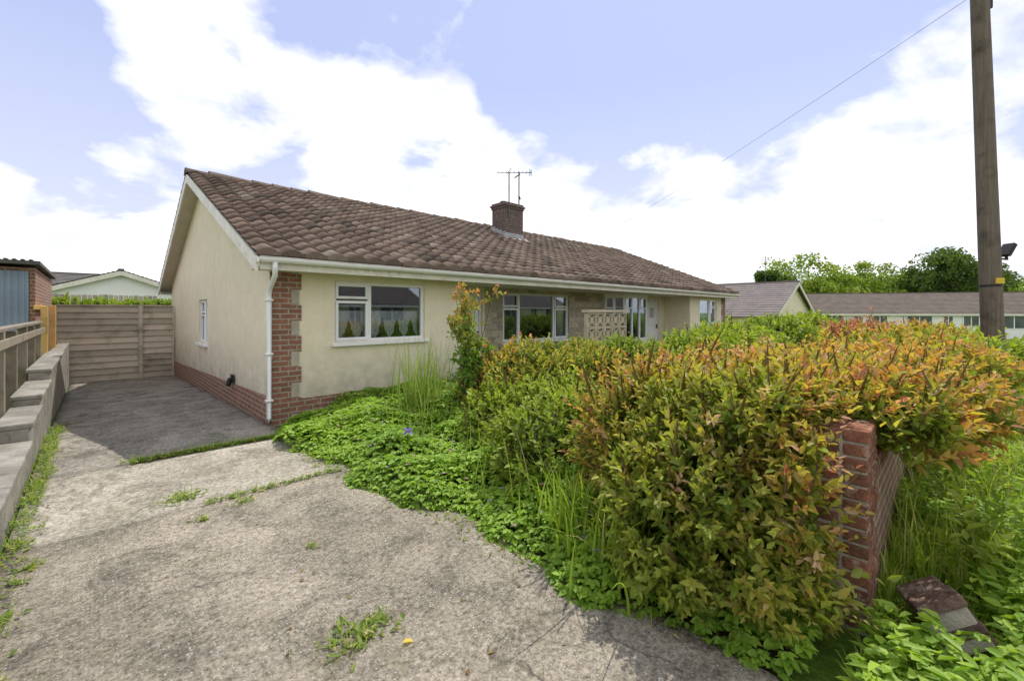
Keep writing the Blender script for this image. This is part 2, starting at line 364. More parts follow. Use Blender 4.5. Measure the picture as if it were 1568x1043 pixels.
mb.build('rendered_walls','render',bung)
mb=MB(); wall(mb,'y',YM,-1,5.2,6.60,-.3,EZ,[D1]); wall(mb,'y',YM,-1,mir(6.60),mir(5.2),-.3,EZ,[Dm]); mb.build('porch_walls','render',bung)
mb=MB(); BW=(mir(9.2),mir(6.9),.7,2.1)
wall(mb,'y',YM-.002,-1,6.60,mir(6.60),-.3,EZ,[W2,BW]); mb.build('stone_clad_walls','stone',bung)
br=MB(); st=MB()
for sx in (1,-1):
    fx=(lambda a:a) if sx==1 else mir
    z=-.1;k=0
    while z<EZ-.02:
        z1=min(z+.225,EZ-.01)
        a,b=sorted((fx(XL-.012),fx(2.06))); br.box(a,b,YF-.014,YF+.02,z,z1)
        a,b=sorted((fx(2.06),fx(2.20 if k%2 else 2.17)));
        (br if k%2 else st).box(a,b,YF-(.014 if k%2 else .02),YF+.02,z+(0 if k%2 else .01),z1-(0 if k%2 else .01))
        z=z1;k+=1
    a,b=sorted((fx(2.20),fx(5.2))); br.box(a,b,YF-.018,YF+.02,-.3,.33)
br.add([(XL-.03,YF-.0,-.7),(XL-.03,YR,-.7),(XL+.01,YR,-.7),(XL+.01,YF,-.7),(XL-.03,YF,.40),(XL-.03,YR,.08),(XL+.01,YR,.08),(XL+.01,YF,.40)],
       [(0,3,2,1),(4,5,6,7),(0,1,5,4),(1,2,6,5),(2,3,7,6),(3,0,4,7)])
br.build('brick_quoins_and_plinth','brick',bung); st.build('quoin_stones','quoin',bung,bevel=.008)
window(bung,'bedroom_window',MX(W1[0],YF,W1[2],0),1.64,.965,mull=(.60,),casements=((.035,.57,.03,.66),(.035,.57,.69,.93)),
       curtain=[(.02,.6,.50,.04,.34,2),(.62,1.6,.50,.04,.38,3.5)])
window(bung,'neighbour_bedroom_window',MX(W1m[0],YF,W1m[2],0),1.64,.965,mull=(1.04,),casements=((1.07,1.6,.03,.66),(1.07,1.6,.69,.93)),curtain=[(.05,1.6,.9,.2,.1,3)])
window(bung,'living_room_window',MX(W2[0],YM,W2[2],0),2.6,1.23,mull=(.62,1.98),casements=((.035,.585,.03,.84),(.035,.585,.88,1.2),(2.015,2.565,.03,.84),(2.015,2.565,.88,1.2)),
       curtain=[(.05,.25,1.2,.02,.02,1),(2.3,2.55,1.2,.02,.02,1)])
window(bung,'side_window',MX(XL,SW[1],SW[2],-math.pi/2),1.05,1.0,mull=(.52,),casements=((.03,.5,.03,.66),(.03,.5,.69,.97)),curtain=[(.05,1.0,.95,.05,.05,1)])
bx0,bx1=BW[0],BW[1]; a0=Vector((bx0,YM)); a1=Vector((bx0+.45,YM-.45)); a2=Vector((bx1-.45,YM-.45)); a3=Vector((bx1,YM))
for i,(p,q) in enumerate(((a0,a1),(a1,a2),(a2,a3))):
    d=q-p; L=d.length; rot=math.atan2(d.y,d.x)
    window(bung,'bow_window_facet_%d'%(i+1),MX(p.x,p.y,BW[2],rot),L,1.4,mull=((L/2,) if i!=1 else (L/3,2*L/3)),casements=((.03,L/2-.02,1.0,1.37),) if i!=1 else ((.03,L/3-.03,1.0,1.37),(2*L/3+.03,L-.03,1.0,1.37)),sill=False,room=False,inset=0)
mb=MB()
for z0,z1,e in ((-.1,.7,0),(2.1,EZ,0.03)):
    pts=[(a0.x-e,a0.y),(a1.x-e,a1.y-e),(a2.x+e,a2.y-e),(a3.x+e,a3.y)]
    mb.add([(x,y,z0) for x,y in pts]+[(x,y,z1) for x,y in pts],[(0,1,5,4),(1,2,6,5),(2,3,7,6),(3,2,1,0),(4,5,6,7)])
mb.build('bow_window_base','white',bung)
r=MB(); r.box(bx0,bx1,YM+1.4,YM+1.45,.3,2.25); r.build('bow_room','interior',bung)
for nm,(a,b,p,q) in (('front_door',D1),('neighbour_door',Dm)):
    d=MB(); y=YM+.04
    d.box(a,a+.06,y,y+.08,p,q); d.box(b-.06,b,y,y+.08,p,q); d.box(a+.06,b-.06,y,y+.08,q-.06,q)
    d.box(a+.062,b-.062,y+.02,y+.06,p,q-.062)
    for (zz0,zz1) in ((.15,.75),(1.75,1.78)):
        d.box(a+.17,b-.17,y+.005,y+.02,p+zz0,p+zz1)
    d.build(nm,'white',bung,bevel=.006)
    g=MB(); g.quad((a+.3,y+.015,p+1.35),(b-.3,y+.015,p+1.35),(b-.3,y+.015,p+1.7),(a+.3,y+.015,p+1.7)); g.build(nm+'_glass','glass',bung)
    k=MB(); k.box(b-.12,b-.09,y-.03,y+.02,p+.95,p+1.1); k.box(b-.2,b-.09,y-.045,y-.03,p+1.02,p+1.045); k.build(nm+'_handle','grey_metal',bung)
def tiled(name,x0,x1,ye,ze,yr,zr,parent,tw=.30,gauge=.30,seg=8):
    L=math.hypot(yr-ye,zr-ze); dy,dz=(yr-ye)/L,(zr-ze)/L
    sgn=1 if yr>ye else -1; ny=-dz if sgn==1 else dz; nz=abs(dy)
    nt_=int(round((x1-x0)/tw)); tw=(x1-x0)/nt_; nc=int(round(L/gauge)); gg=L/nc
    s=np.linspace(0,1,seg,endpoint=True); Vs=[];Fs=[];Cs=[];o=0
    prof=.058*np.abs(np.sin(np.pi*np.clip((s-.12)/.76,0,1)))**.9
    for k in range(nc):
        tone=rng.random(nt_)
        for i in range(nt_):
            xs=x0+(i+s)*tw
            jl=rng.normal(0,.004); t0=k*gg+rng.normal(0,.005); t1=(k+1)*gg+.01
            rows=[]
            for (t,l) in ((t0,-.012),(t0,.040+jl),(t1,.004)):
                h=prof+l
                if l<0: h=np.full_like(prof,-.012)
                rows.append(np.stack([xs,ye+dy*t+ny*h,ze+dz*t+nz*h],1))
            Vs.append(np.concatenate(rows)); 
            idx=np.arange(3*seg).reshape(3,seg)+o; o+=3*seg
            Fs.append(np.stack([idx[:-1,:-1],idx[:-1,1:],idx[1:,1:],idx[1:,:-1]],-1).reshape(-1,4))
            tn=tone[i]; base=np.array([.162,.120,.093])*(.65+.6*tn)
            if rng.random()<.05: base=np.array([.23,.19,.15])
            if rng.random()<.08: base=np.array([.08,.063,.05])
            Cs.append(np.tile(base,(3*seg,1)))
    return np_mesh(name,np.concatenate(Vs),np.concatenate(Fs),'tile',np.concatenate(Cs),parent)
tiled('front_roof_slope',VX0,VX1,EY-.04,TZ,RY,RZ,bung)
tiled('rear_roof_slope',VX0,VX1,EYB+.04,TZ,RY,RZ,bung,seg=4)
V=[];F=[];C=[];o=0
x=VX0-.02
while x<VX1:
    n=9; l=.44
    base=np.array([.14,.108,.085])*(.75+.5*rng.random()); dzz=rng.normal(0,.008)
    for xx,rr in ((x,.145),(x+l+.02,.122)):
        for k in range(n):
            t=math.pi*(k/(n-1)); V.append((xx,RY+rr*1.15*math.cos(t),RZ-.045+rr*math.sin(t)+dzz)); C.append(base)
    for k in range(n-1): F.append((o+k,o+k+1,o+n+k+1,o+n+k))
    V.append((x,RY,RZ-.06)); C.append(base*.7)
    for k in range(n-1): F.append((o+k,o+k+1,o+2*n))
    o+=2*n+1; x+=l
me=bpy.data.meshes.new('ridge_tiles'); me.from_pydata(V,[],F); me.update()
ca=me.color_attributes.new('Col','FLOAT_COLOR','POINT'); ca.data.foreach_set('color',np.concatenate([np.array(C),np.ones((len(C),1))],1).astype(np.float32).ravel())
me.materials.append(M['tile']); ob=bpy.data.objects.new('ridge_tiles',me); scene.collection.objects.link(ob); ob.parent=bung
f=MB(); f.box(VX0+.06,VX1-.06,EY+.0,EY+.022,TZ-.20,TZ-.02); f.box(VX0+.06,VX1-.06,EYB-.022,EYB,TZ-.20,TZ-.02)
sl=(RZ-TZ)/(RY-EY)
for x in (VX0,VX1-.03):
    for (ya,yb) in ((EY-.02,RY),(EYB+.02,RY)):
        za,zb=TZ-.035,RZ-.035; h=.19
        f.add([(x,ya,za-h),(x+.03,ya,za-h),(x+.03,yb,zb-h),(x,yb,zb-h),(x,ya,za),(x+.03,ya,za),(x+.03,yb,zb),(x,yb,zb)],
              [(0,3,2,1),(4,5,6,7),(0,1,5,4),(1,2,6,5),(2,3,7,6),(3,0,4,7)])
f.build('fascia_and_bargeboards','fascia',bung)
s=MB(); s.box(VX0+.03,VX1-.03,EY+.022,YF-.02,TZ-.185,TZ-.165); s.box(5.201,mir(5.2)-.001,YF-.02,YM-.003,TZ-.185,TZ-.165)
s.box(VX0+.03,VX1-.03,YR+.003,EYB-.022,TZ-.185,TZ-.165)
for x0,x1 in ((VX0+.03,XL-.002),(XR+.002,VX1-.03)):
    for ya,yb in ((EY,RY),(EYB,RY)):
        s.quad((x0,ya,TZ-.10),(x1,ya,TZ-.10),(x1,yb,RZ-.10),(x0,yb,RZ-.10))
s.build('soffits','soffit',bung)
gt=MB(); n=8; gy0=EY-.055; gz=TZ-.055
def gutter(x0,x1,r=.056):
    vs=[];fs=[]
    for x in (x0,x1):
        for rr in (r,r-.006):
            for k in range(n+1):
                t=math.pi+math.pi*k/n; vs.append((x,gy0+rr*math.cos(t),gz+rr*math.sin(t)))
    m=n+1
    for k in range(n): fs+= [(k,k+1,2*m+k+1,2*m+k),(m+k,3*m+k,3*m+k+1,m+k+1),(k,m+k,m+k+1,k+1),(2*m+k,2*m+k+1,3*m+k+1,3*m+k)]
    fs+=[(0,2*m,3*m,m),(n,m+n,3*m+n,2*m+n)]
    gt.add(vs,fs)
gutter(VX0+.02,VX1-.02)
for x in (1.56,4.0,5.9,8.2,10.3,12.6,15,17.2): gutter(x,x+.09,.064)
gt.box(VX0+.015,VX0+.02,gy0-.056,gy0+.056,gz-.056,gz)
gt.build('gutter','white',bung,smooth=False)
dp=MB(); px=1.70
dp.tube([(px+.02,gy0,gz-.04),(px+.02,gy0,gz-.14),(px+.04,gy0+.07,gz-.22),(px+.055,YF-.13,gz-.36),(px+.06,YF-.055,gz-.44),(px+.06,YF-.05,gz-.55),(px+.06,YF-.05,.12),(px+.06,YF-.07,.06)],.034,10)
for z in (.35,1.0,1.75): dp.box(px+.015,px+.105,YF-.095,YF-.012,z,z+.03)
dp.build('downpipe','white',bung,smooth=True)
v=MB(); v.tube([(XL-.03,8.9,.42),(XL-.07,8.9,.42),(XL-.1,8.9,.30)],.04,8); v.box(XL-.05,XL-.028,8.82,8.98,.36,.5); v.build('boiler_vent','black',bung)
v=MB(); v.box(5.35,5.47,YM-.08,YM-.0,1.85,2.0); v.build('porch_light','black',bung,bevel=.01)
ch=MB(); cx,cy=10.15,10.65; ch.box(cx-.42,cx+.42,cy-.32,cy+.32,3.6,5.04); ch.build('chimney_stack','dark_brick',bung)
ch=MB(); ch.box(cx-.45,cx+.45,cy-.35,cy+.35,5.041,5.115); ch.box(cx-.48,cx+.48,cy-.38,cy+.38,5.116,5.19); ch.box(cx-.44,cx+.44,cy-.34,cy+.34,5.191,5.25);ch.build('chimney_cap','dark_brick',bung,bevel=.02)
ch=MB(); ch.tube([(cx-.2,cy,5.25),(cx-.2,cy,5.33)],[.13,.11],12); ch.tube([(cx+.2,cy,5.25),(cx+.2,cy,5.32)],[.13,.11],12);ch.build('chimney_pots','dark_brick',bung)
zf=lambda y:TZ+sl*(y-EY)
ch=MB()
ch.add([(cx-.6,cy-.62,zf(cy-.62)+.07),(cx+.6,cy-.62,zf(cy-.62)+.07),(cx+.6,cy-.30,zf(cy-.3)+.075),(cx-.6,cy-.30,zf(cy-.3)+.075)],[(0,1,2,3)])
ch.box(cx-.44,cx+.44,cy-.335,cy-.32,zf(cy-.32),zf(cy-.32)+.2)
for s_ in (-1,1):
    for k in range(4):
        y=cy-.33+k*.165; xx=cx+s_*.43; ch.box(xx-.012,xx+.012,y,y+.16,zf(y),zf(y)+.24)
ch.build('lead_flashing','lead',bung)
ae=empty('tv_aerial'); a=MB()
mx_,my_=cx-.30,cy-.38
a.tube([(mx_,my_,4.7),(mx_,my_,6.2)],.02,6)
a.tube([(mx_-.08,my_,6.15),(mx_+.10,my_,6.36)],.014,5)
m2x,m2y=cx+.42,cy-.12
a.tube([(m2x,m2y,4.7),(m2x+.01,m2y,6.45)],.022,6)
d=Vector((.75,-.62,.02)).normalized(); c=Vector((m2x,m2y,6.42))
a.tube([c-d*.75,c+d*.45],.014,5)
pr=Vector((.62,.75,0)).normalized()
for k in range(9):
    q=c-d*.72+d*(1.12*k/8); L_=.10+.07*(k/8); a.tube([q-pr*L_,q+pr*L_],.007,4)
a.tube([c+d*.38-Vector((0,0,.13)),c+d*.38+Vector((0,0,.13))],.012,4)
a.tube([c+d*.45-Vector((0,0,.1)),c+d*.43+Vector((0,0,.1))],.012,4)
a.tube([c-d*.15-Vector((0,0,.18)),c+d*.05-Vector((0,0,.05))],.02,4)
a.tube([(m2x+.06,m2y,5.50),(m2x,m2y,5.6)],.035,6)
a.build('mast_and_elements','grey_metal',ae)

# ------------------------------------------------------------ screen block wall
sc=empty('screen_block_wall'); s=MB(); bs=.29
for i in range(5):
    for j in range(5):
        x=7.07+i*bs; z=.1+j*bs*1.02; y=5.1; t=.022
        s.box(x,x+bs-.004,y,y+.09,z,z+t); s.box(x,x+bs-.004,y,y+.09,z+bs-t,z+bs); s.box(x,x+t,y+.001,y+.089,z+t,z+bs-t); s.box(x+bs-.004-t,x+bs-.004,y+.001,y+.089,z+t,z+bs-t)
        cxx,czz=x+bs/2,z+bs/2
        for ang in (45,135):
            A=math.radians(ang); u=Vector((math.cos(A),0,math.sin(A)))*.15; w=Vector((-math.sin(A),0,math.cos(A)))*.014
            s.obox((cxx,y+.045,czz),u,(0,.035+.002*(ang>90),0),w)
        s.tube([(cxx,y+.012,czz),(cxx,y+.078,czz)],.062,10)
s.box(7.02,8.56,5.07,5.22,1.595,1.65)
s.build('blocks','screen',sc)

# ------------------------------------------------------------ left boundary wall & fences
lw=empty('boundary_wall'); w=MB(); cp=MB()
for (y0,y1,zt) in ((-.9,1.2,.24),(1.2,6.4,.33),(6.4,7.6,.50),(7.6,9.2,.62),(9.2,13.2,.78)):
    w.box(-.66,-.45,y0,y1-.004,-.3,zt-.055)
    yy=y0
    while yy<y1-.05: cp.box(-.69,-.425,yy,min(yy+.6,y1)-.008,zt-.054,zt+rng.normal(0,.003)); yy+=.6
w.box(-.66,-.45,13.2,16.9,-.6,.78)
w.build('wall_body','wallconc',lw,bevel=.01); cp.build('coping','wallconc',lw,bevel=.014)
pf=empty('post_and_rail_fence'); p=MB()
ys=[1.0,2.8,4.6,6.2,7.3,8.4,9.6,10.8,12.0]
for i,y in enumerate(ys): p.box(-.80,-.70,y,y+.1,.0,1.36+rng.normal(0,.015))
p.build('posts','oldwood',pf,bevel=.008)
p=MB(); p.box(-.83,-.70,.5,12.6,1.38,1.42); p.box(-.70,-.675,.5,12.6,1.20,1.30); p.box(-.83,-.805,.5,12.6,.72,.82)
p.build('rails','oldwood',pf,bevel=.005)
p=MB()
for (x,y,h) in ((-.66,12.9,1.72),(-.62,14.6,1.75)): p.box(x-.1,x,y,y+.1,.5,h)
for k in range(8): p.box(-.84,-.815,6.5+k*.78,6.5+k*.78+.09,.5,1.3)
p.box(-.86,-.76,13.0,14.7,1.65,1.74)
p.build('new_timber_posts','newwood',pf,bevel=.006)
wf=empty('wooden_fence'); p=MB(); yb=16.6; z0=-.34
for (xa,xb) in ((-.72,.98),(1.02,1.77)):
    nb=12; h=2.08/nb
    for k in range(nb):
        zz=z0+.03+k*h; dd=.03
        p.add([(xa,yb-dd-.012,zz),(xb,yb-dd-.012,zz),(xb,yb-.004,zz+h+.01),(xa,yb-.004,zz+h+.01),(xa,yb,zz),(xb,yb,zz),(xb,yb+.006,zz+h+.01),(xa,yb+.006,zz+h+.01)],
              [(0,1,2,3),(5,4,7,6),(0,4,5,1),(3,2,6,7),(0,3,7,4),(1,5,6,2)])
    for xx in (xa,xb-.04): p.box(xx,xx+.04,yb-.055,yb-.043,z0,z0+2.1)
    p.box(xa,xb,yb-.055,yb+.035,z0+2.11,z0+2.145)
p.box(.98,1.02,yb-.06,yb+.05,z0,z0+2.2)
p.build('panels','fence',wf)
bf=empty('close_board_fence'); p=MB()
x=-3.0
while x<1.6: p.box(x,x+.11,19.5+rng.normal(0,.006),19.53,-.4,2.15+rng.normal(0,.01)); x+=.125
p.build('boards','fence',bf)
ga=empty('garage'); w=MB(); w.box(-5,-.84,13.05,18,-.5,2.5); w.build('walls','brick',ga)
w=MB(); x=-4.9
while x<-.98: w.box(x,x+.05,12.99,13.04,-.3,2.42); x+=.09
w.box(-4.95,-.93,13.0,13.03,-.3,2.42); w.build('door','garage',ga)
w=MB(); w.box(-5.2,-.76,12.8,18.2,2.55,2.62)
for i in range(40): w.box(-5.2+i*.11,-5.2+i*.11+.05,12.78,18.22,2.622,2.645)
w.build('roof','greytile',ga)

# ------------------------------------------------------------ neighbouring bungalows
def simple_bungalow(name,mx,L,D,base,eave,ridge,roofmat,wins=(),over=.35,wallmat='render'):
    e=empty(name); w=MB(mx)
    w.box(0,L,0,D,base,eave-.02)
    for x in (0.001,L-.001): w.add([(x,0,eave-.02),(x,D,eave-.02),(x,D/2,ridge-.12)],[(0,1,2)])
    w.build('walls',wallmat,e)
    r=MB(mx); sl=(ridge-eave)/(D/2)
    for (ya,yb) in ((-over,D/2),(D+over,D/2)):
        za=eave-sl*over; nc=16
        for k in range(nc):
            y0=ya+(yb-ya)*k/nc; y1=ya+(yb-ya)*(k+1)/nc; zz0=za+(ridge-za)*k/nc; zz1=za+(ridge-za)*(k+1)/nc
            r.add([(-over,y0,zz0+.04),(L+over,y0,zz0+.04),(L+over,y1,zz1+.01),(-over,y1,zz1+.01),(-over,y0,zz0-.02),(L+over,y0,zz0-.02)],[(0,1,2,3),(4,5,1,0)])
    r.box(-over,L+over,D/2-.1,D/2+.1,ridge-.05,ridge+.07)
    r.build('roof',roofmat,e)
    f=MB(mx); za=eave-sl*over
    f.box(-over+.05,L+over-.05,-over+.01,-over+.04,za-.22,za-.03)
    for x in (-over,L+over-.04):
        for ya,yb in ((-over,D/2),(D+over,D/2)):
            f.add([(x,ya,za-.22),(x+.04,ya,za-.22),(x+.04,yb,ridge-.22),(x,yb,ridge-.22),(x,ya,za-.02),(x+.04,ya,za-.02),(x+.04,yb,ridge-.02),(x,yb,ridge-.02)],[(0,3,2,1),(4,5,6,7),(0,1,5,4),(1,2,6,5),(2,3,7,6),(3,0,4,7)])
    f.build('fascia','fascia',e)
    fr=MB(mx); gl=MB(mx)
    for (a,b,p,q) in wins:
        for (u0,u1,z0,z1) in ((a,b,p,p+.07),(a,b,q-.07,q),(a,a+.07,p+.07,q-.07),(b-.07,b,p+.07,q-.07),((a+b)/2-.04,(a+b)/2+.04,p+.07,q-.07)):
            fr.box(u0,u1,-.05,-.003,z0,z1)
        gl.quad((a+.03,-.02,p+.03),(b-.03,-.02,p+.03),(b-.03,-.02,q-.03),(a+.03,-.02,q-.03))
    if wins:
        fr.build('window_frames','white',e); gl.build('window_glass','winglass',e)
    return e
pA=Vector((FWD[0]+RGT[0]*.69,FWD[1]+RGT[1]*.69))*47; pB=Vector((FWD[0]+RGT[0]*1.45,FWD[1]+RGT[1]*1.45))*41
d=pB-pA; rot=math.atan2(d.y,d.x)
wl=[]
x=1.0
while x<d.length-3: 
    wl+= [(x,x+2.3,-.1,1.25),(x+3.2,x+4.1,-1.0,1.2),(x+4.9,x+6.3,.1,1.25)]; x+=8
simple_bungalow('terraced_bungalow',MX(pA.x,pA.y,0,rot),d.length,9,-1.2,1.62,3.75,'browntile',wl,wallmat='white')
simple_bungalow('gabled_bungalow',MX(35.4,6.9,0,math.pi/2),13,9.2,-1.2,1.45,3.45,'redtile',((1.2,2.5,.2,1.2),),over=.3)
simple_bungalow('rear_bungalow',MX(-8,30,0,0),8.5,8,-.5,2.4,3.7,'greytile',((4,5.5,.6,1.7),),wallmat='white')
simple_bungalow('rear_gabled_bungalow',MX(3.1,26,0,math.pi/2),9,4.4,-.5,2.65,3.45,'greytile',(),wallmat='white',over=.25)
simple_bungalow('far_bungalow',MX(4.0,33,0,0),9,8,-.5,2.5,3.8,'greytile',(),wallmat='white')
# houses across the street (behind the viewpoint, seen in the window reflections)
for xo in (-16,5,26):
    simple_bungalow('opposite_bungalow',MX(xo+14,-16.5,0,math.pi),15,9,-.6 if xo<20 else -1.6,2.35,4.6,'browntile',((1.5,3.6,.9,2.1),(5,6,.1,2.1),(7.5,10.5,.8,2.1),(12,13.6,.9,2.1)))

# ------------------------------------------------------------ front brick wall, pier, chunk
bw=empty('brick_garden_wall'); w=MB()
w.box(3.10,19.5,.32,.53,-.1,.66); w.build('wall_body','wall_brick',bw,bevel=.006)
w=MB(); x=3.12
while x<19.4:
    w.box(x,x+.066,.315+rng.normal(0,.003),.535,.665,.735+rng.normal(0,.003)); x+=.077
w.build('brick_on_edge_coping','pier_brick',bw,bevel=.006)
w=MB(); mo=MB(); px0,px1,py0,py1=2.76,3.10,.30,.64; ch_=.0725
for k in range(13):
    z=.0+k*ch_
    j=lambda:rng.normal(0,.004)
    for (a0_,a1_) in (((px0,px0+.106),(px0+.120,px1)) if k%2 else ((px0,px0+.220),(px0+.234,px1))):
        w.box(a0_+j(),a1_,py0+j(),py0+.104,z,z+.060)
        w.box(a0_+j(),a1_,py1-.104,py1+j(),z,z+.060)
    if k%2: w.box(px0+j(),px0+.1,py0+.116,py1-.116,z,z+.060)
    else: w.box(px0+j(),px0+.1,py0+.118,py1-.118,z+.0005,z+.0595)
    w.box(px1-.1,px1+.0,py0+.114,py1-.114,z,z+.060)
zt_=13*ch_
w.box(px0-.004,px0+.216,py0-.004,py0+.104,zt_,zt_+.062); w.box(px0+.228,px1+.004,py0+.003,py0+.104,zt_,zt_+.058)
w.box(px0,px0+.1,py0+.115,py1,zt_,zt_+.06); w.box(px0+.112,px1,py0+.115,py1,zt_,zt_+.057)
w.build('pier_bricks','pier_brick',bw,bevel=.009)
mo.box(px0+.007,px1-.007,py0+.007,py1-.007,-.1,zt_+.045); mo.build('pier_mortar','mortar',bw)
ck=empty('fallen_brick_block'); w=MB()
Mx=Matrix.Translation((2.97,.05,.13))@Matrix.Rotation(math.radians(25),4,'Z')@Matrix.Rotation(math.radians(-32),4,'X')@Matrix.Rotation(math.radians(14),4,'Y')@Matrix.Scale(.86,4)
w.mx=Mx
for k in range(4):
    for i in range(2):
        x0=-.18+i*.185+(.0 if k%2 else .03)
        w.box(x0+rng.normal(0,.012),x0+.176,-.12+rng.normal(0,.012),.115+rng.normal(0,.012),-.15+k*.070,-.15+k*.070+.062)
w.build('bricks','block_brick',ck,bevel=.014)
w=MB(Mx); w.box(-.165,.18,-.11,.105,-.14,.10); w.build('mortar','mortar',ck,bevel=.01)

# ------------------------------------------------------------ telegraph pole
tp=empty('telegraph_pole'); p=MB(); bx,by=11.6,-.5
lean=Vector((-RGT[0]*.28/7.2,-RGT[1]*.28/7.2))
PP=lambda z:Vector((bx+lean.x*z,by+lean.y*z,z))
p.tube([PP(z) for z in (-.3,1.5,3,4.5,6,7.5,8.4)],[.155,.148,.142,.135,.128,.12,.115],24); p.build('pole','pole',tp,smooth=True)
h=MB(); R3=Vector((RGT[0],RGT[1],0)); F3=Vector((FWD[0],FWD[1],0))
q=PP(7.1); h.obox(q+R3*.13,R3*.05,F3*.05,(0,0,.08)); 
q=PP(8.0); h.obox(q,R3*.5,F3*.03,(0,0,.05))
for s_ in (-.4,.4): h.tube([q+R3*s_+Vector((0,0,.05)),q+R3*s_+Vector((0,0,.16))],.03,8)
q=PP(2.55); h.obox(q+R3*.2,R3*.12,F3*.015,(0,0,.015)); h.obox(q+R3*.30+Vector((0,0,.08)),R3*.015,F3*.015,(0,0,.1))
h.obox(q+R3*.31+Vector((0,0,.16)),(R3*.5+Vector((0,0,.85))).normalized()*.12,F3*.09,(R3*.85-Vector((0,0,.5))).normalized()*.035)
h.tube([PP(2.05),PP(2.09)],.153,16)
h.tube([PP(.2)+R3*.145-F3*.05,PP(4)+R3*.13-F3*.05,PP(8)+R3*.115-F3*.04],.010,6)
h.build('fittings','black',tp)
h=MB(); q=PP(2.15)-F3*.15; h.obox(q,R3*.07,F3*.012,(0,0,.05)); h.build('number_plate','yellow',tp)
def wire(name,a,b,sag,r=.009):
    a,b=Vector(a),Vector(b); m=MB(); pts=[]
    for i in range(25):
        t=i/24; q=a.lerp(b,t); q.z-=4*sag*t*(1-t); pts.append(q)
    m.tube(pts,r,5); return m.build(name,'grey_metal')
wire('overhead_wire',PP(7.35),(16.8,12.0,4.85),.12,.004)

# ------------------------------------------------------------ foliage engine
def leafmesh(name,P,D,Nn,L,W,C,mat='leaf',parent=None,fold=.25,droop=.15):
    D=D/np.linalg.norm(D,axis=1,keepdims=True)
    S=np.cross(D,Nn); S/= (np.linalg.norm(S,axis=1,keepdims=True)+1e-9); U=np.cross(S,D)
    L=L[:,None];W=W[:,None]
    v=[P, P+D*L*.32+S*W*.5+U*W*fold, P+D*L*.7+S*W*.36+U*(W*fold*.7-L*droop*.4), P+D*L-U*L*droop, P+D*L*.7-S*W*.36+U*(W*fold*.7-L*droop*.4), P+D*L*.32-S*W*.5+U*W*fold]
    V=np.stack(v,1).reshape(-1,3); n=len(P); o=np.arange(n)[:,None]*6
    F=np.concatenate([o+np.array([[0,1,2,3]]),o+np.array([[0,3,4,5]])])
    return np_mesh(name,V,F,mat,np.repeat(C,6,axis=0),parent)
def rndunit(n):
    v=rng.normal(size=(n,3)); return v/np.linalg.norm(v,axis=1,keepdims=True)
def snoise(P,f,seed=0):
    r=np.random.default_rng(seed); s=0
    for i in range(5):
        k=r.normal(size=3); k=k/np.linalg.norm(k)*f*(1+.5*i); s=s+np.sin(P@k+r.random()*6.28)/(1+.4*i)
    return s/2.5
def sample_lumps(E,dens,keep=None,rough=.16):
    E=np.array(E,float); out=[];nor=[]
    for i,e in enumerate(E):
        c,r=e[:3],e[3:6]; area=4*math.pi*((r[0]*r[1])**1.6/3+(r[0]*r[2])**1.6/3+(r[1]*r[2])**1.6/3)**(1/1.6)
        n=int(area*dens); u=rndunit(n); p=c+u*r*(1+rough*snoise(u*3+i,2.2,i))[:,None]*(1-.28*rng.random(n)**1.6)[:,None]
        nn=u/r; nn/=np.linalg.norm(nn,axis=1,keepdims=True)
        ok=p[:,2]>.05
        for j,e2 in enumerate(E):
            if j!=i: ok&=(((p-e2[:3])/(e2[3:6]*.80))**2).sum(1)>1
        if keep is not None: ok&=keep(p)
        out.append(p[ok]);nor.append(nn[ok])
    return np.concatenate(out),np.concatenate(nor)
def sprigs(name,B,Nn,slen,m,leafL,leafW,colfn,up=.6,parent=None,spread=.9,mat='leaf',stem=True,wild=.07):
    n=len(B); U=Nn*.8+np.array([0,0,up])+rng.normal(0,.4,(n,3)); U/=np.linalg.norm(U,axis=1,keepdims=True)
    ln=slen*(.55+.9*rng.random(n)); w=rng.random(n)<wild; ln[w]*=1.9
    B0=B-U*ln[:,None]*.45
    a=np.cross(U,np.array([.3,.5,.8])); a/=np.linalg.norm(a,axis=1,keepdims=True); b=np.cross(U,a)
    Ps=[];Ds=[];Ns=[];Ls=[];Ws=[];Cs=[]; ph=rng.random(n)*6.28; rs=rng.random(n); sz0=rng.uniform(.7,1.3,n)
    for k in range(m):
        t=(k+.6)/m; tt=np.full(n,t)
        th=ph+k*2.4; R=a*np.cos(th)[:,None]+b*np.sin(th)[:,None]
        ang=spread*(1.2-.7*t)
        D=U*math.cos(ang)+R*math.sin(ang)+rng.normal(0,.18,(n,3))
        Ps.append(B0+U*(ln*t)[:,None]); Ds.append(D); Ns.append(U*.7-R*.3+np.array([0,0,.5])+rng.normal(0,.25,(n,3)))
        sz=sz0*(.75+.5*rng.random(n))*(1.0-.4*max(0,t-.6)/.4)
        Ls.append(leafL*sz);Ws.append(leafW*sz);Cs.append(colfn(B,tt,rs,n))
    if stem:
        Ps.append(B0);Ds.append(U);Ns.append(a);Ls.append(ln);Ws.append(np.full(n,.004));Cs.append(np.tile([.22,.17,.07],(n,1)))
    return leafmesh(name,*[np.concatenate(x) for x in (Ps,Ds,Ns,Ls,Ws,Cs)],parent=parent,mat=mat)
def lerp(a,b,t): return np.array(a)[None]*(1-t[:,None])+np.array(b)[None]*t[:,None]
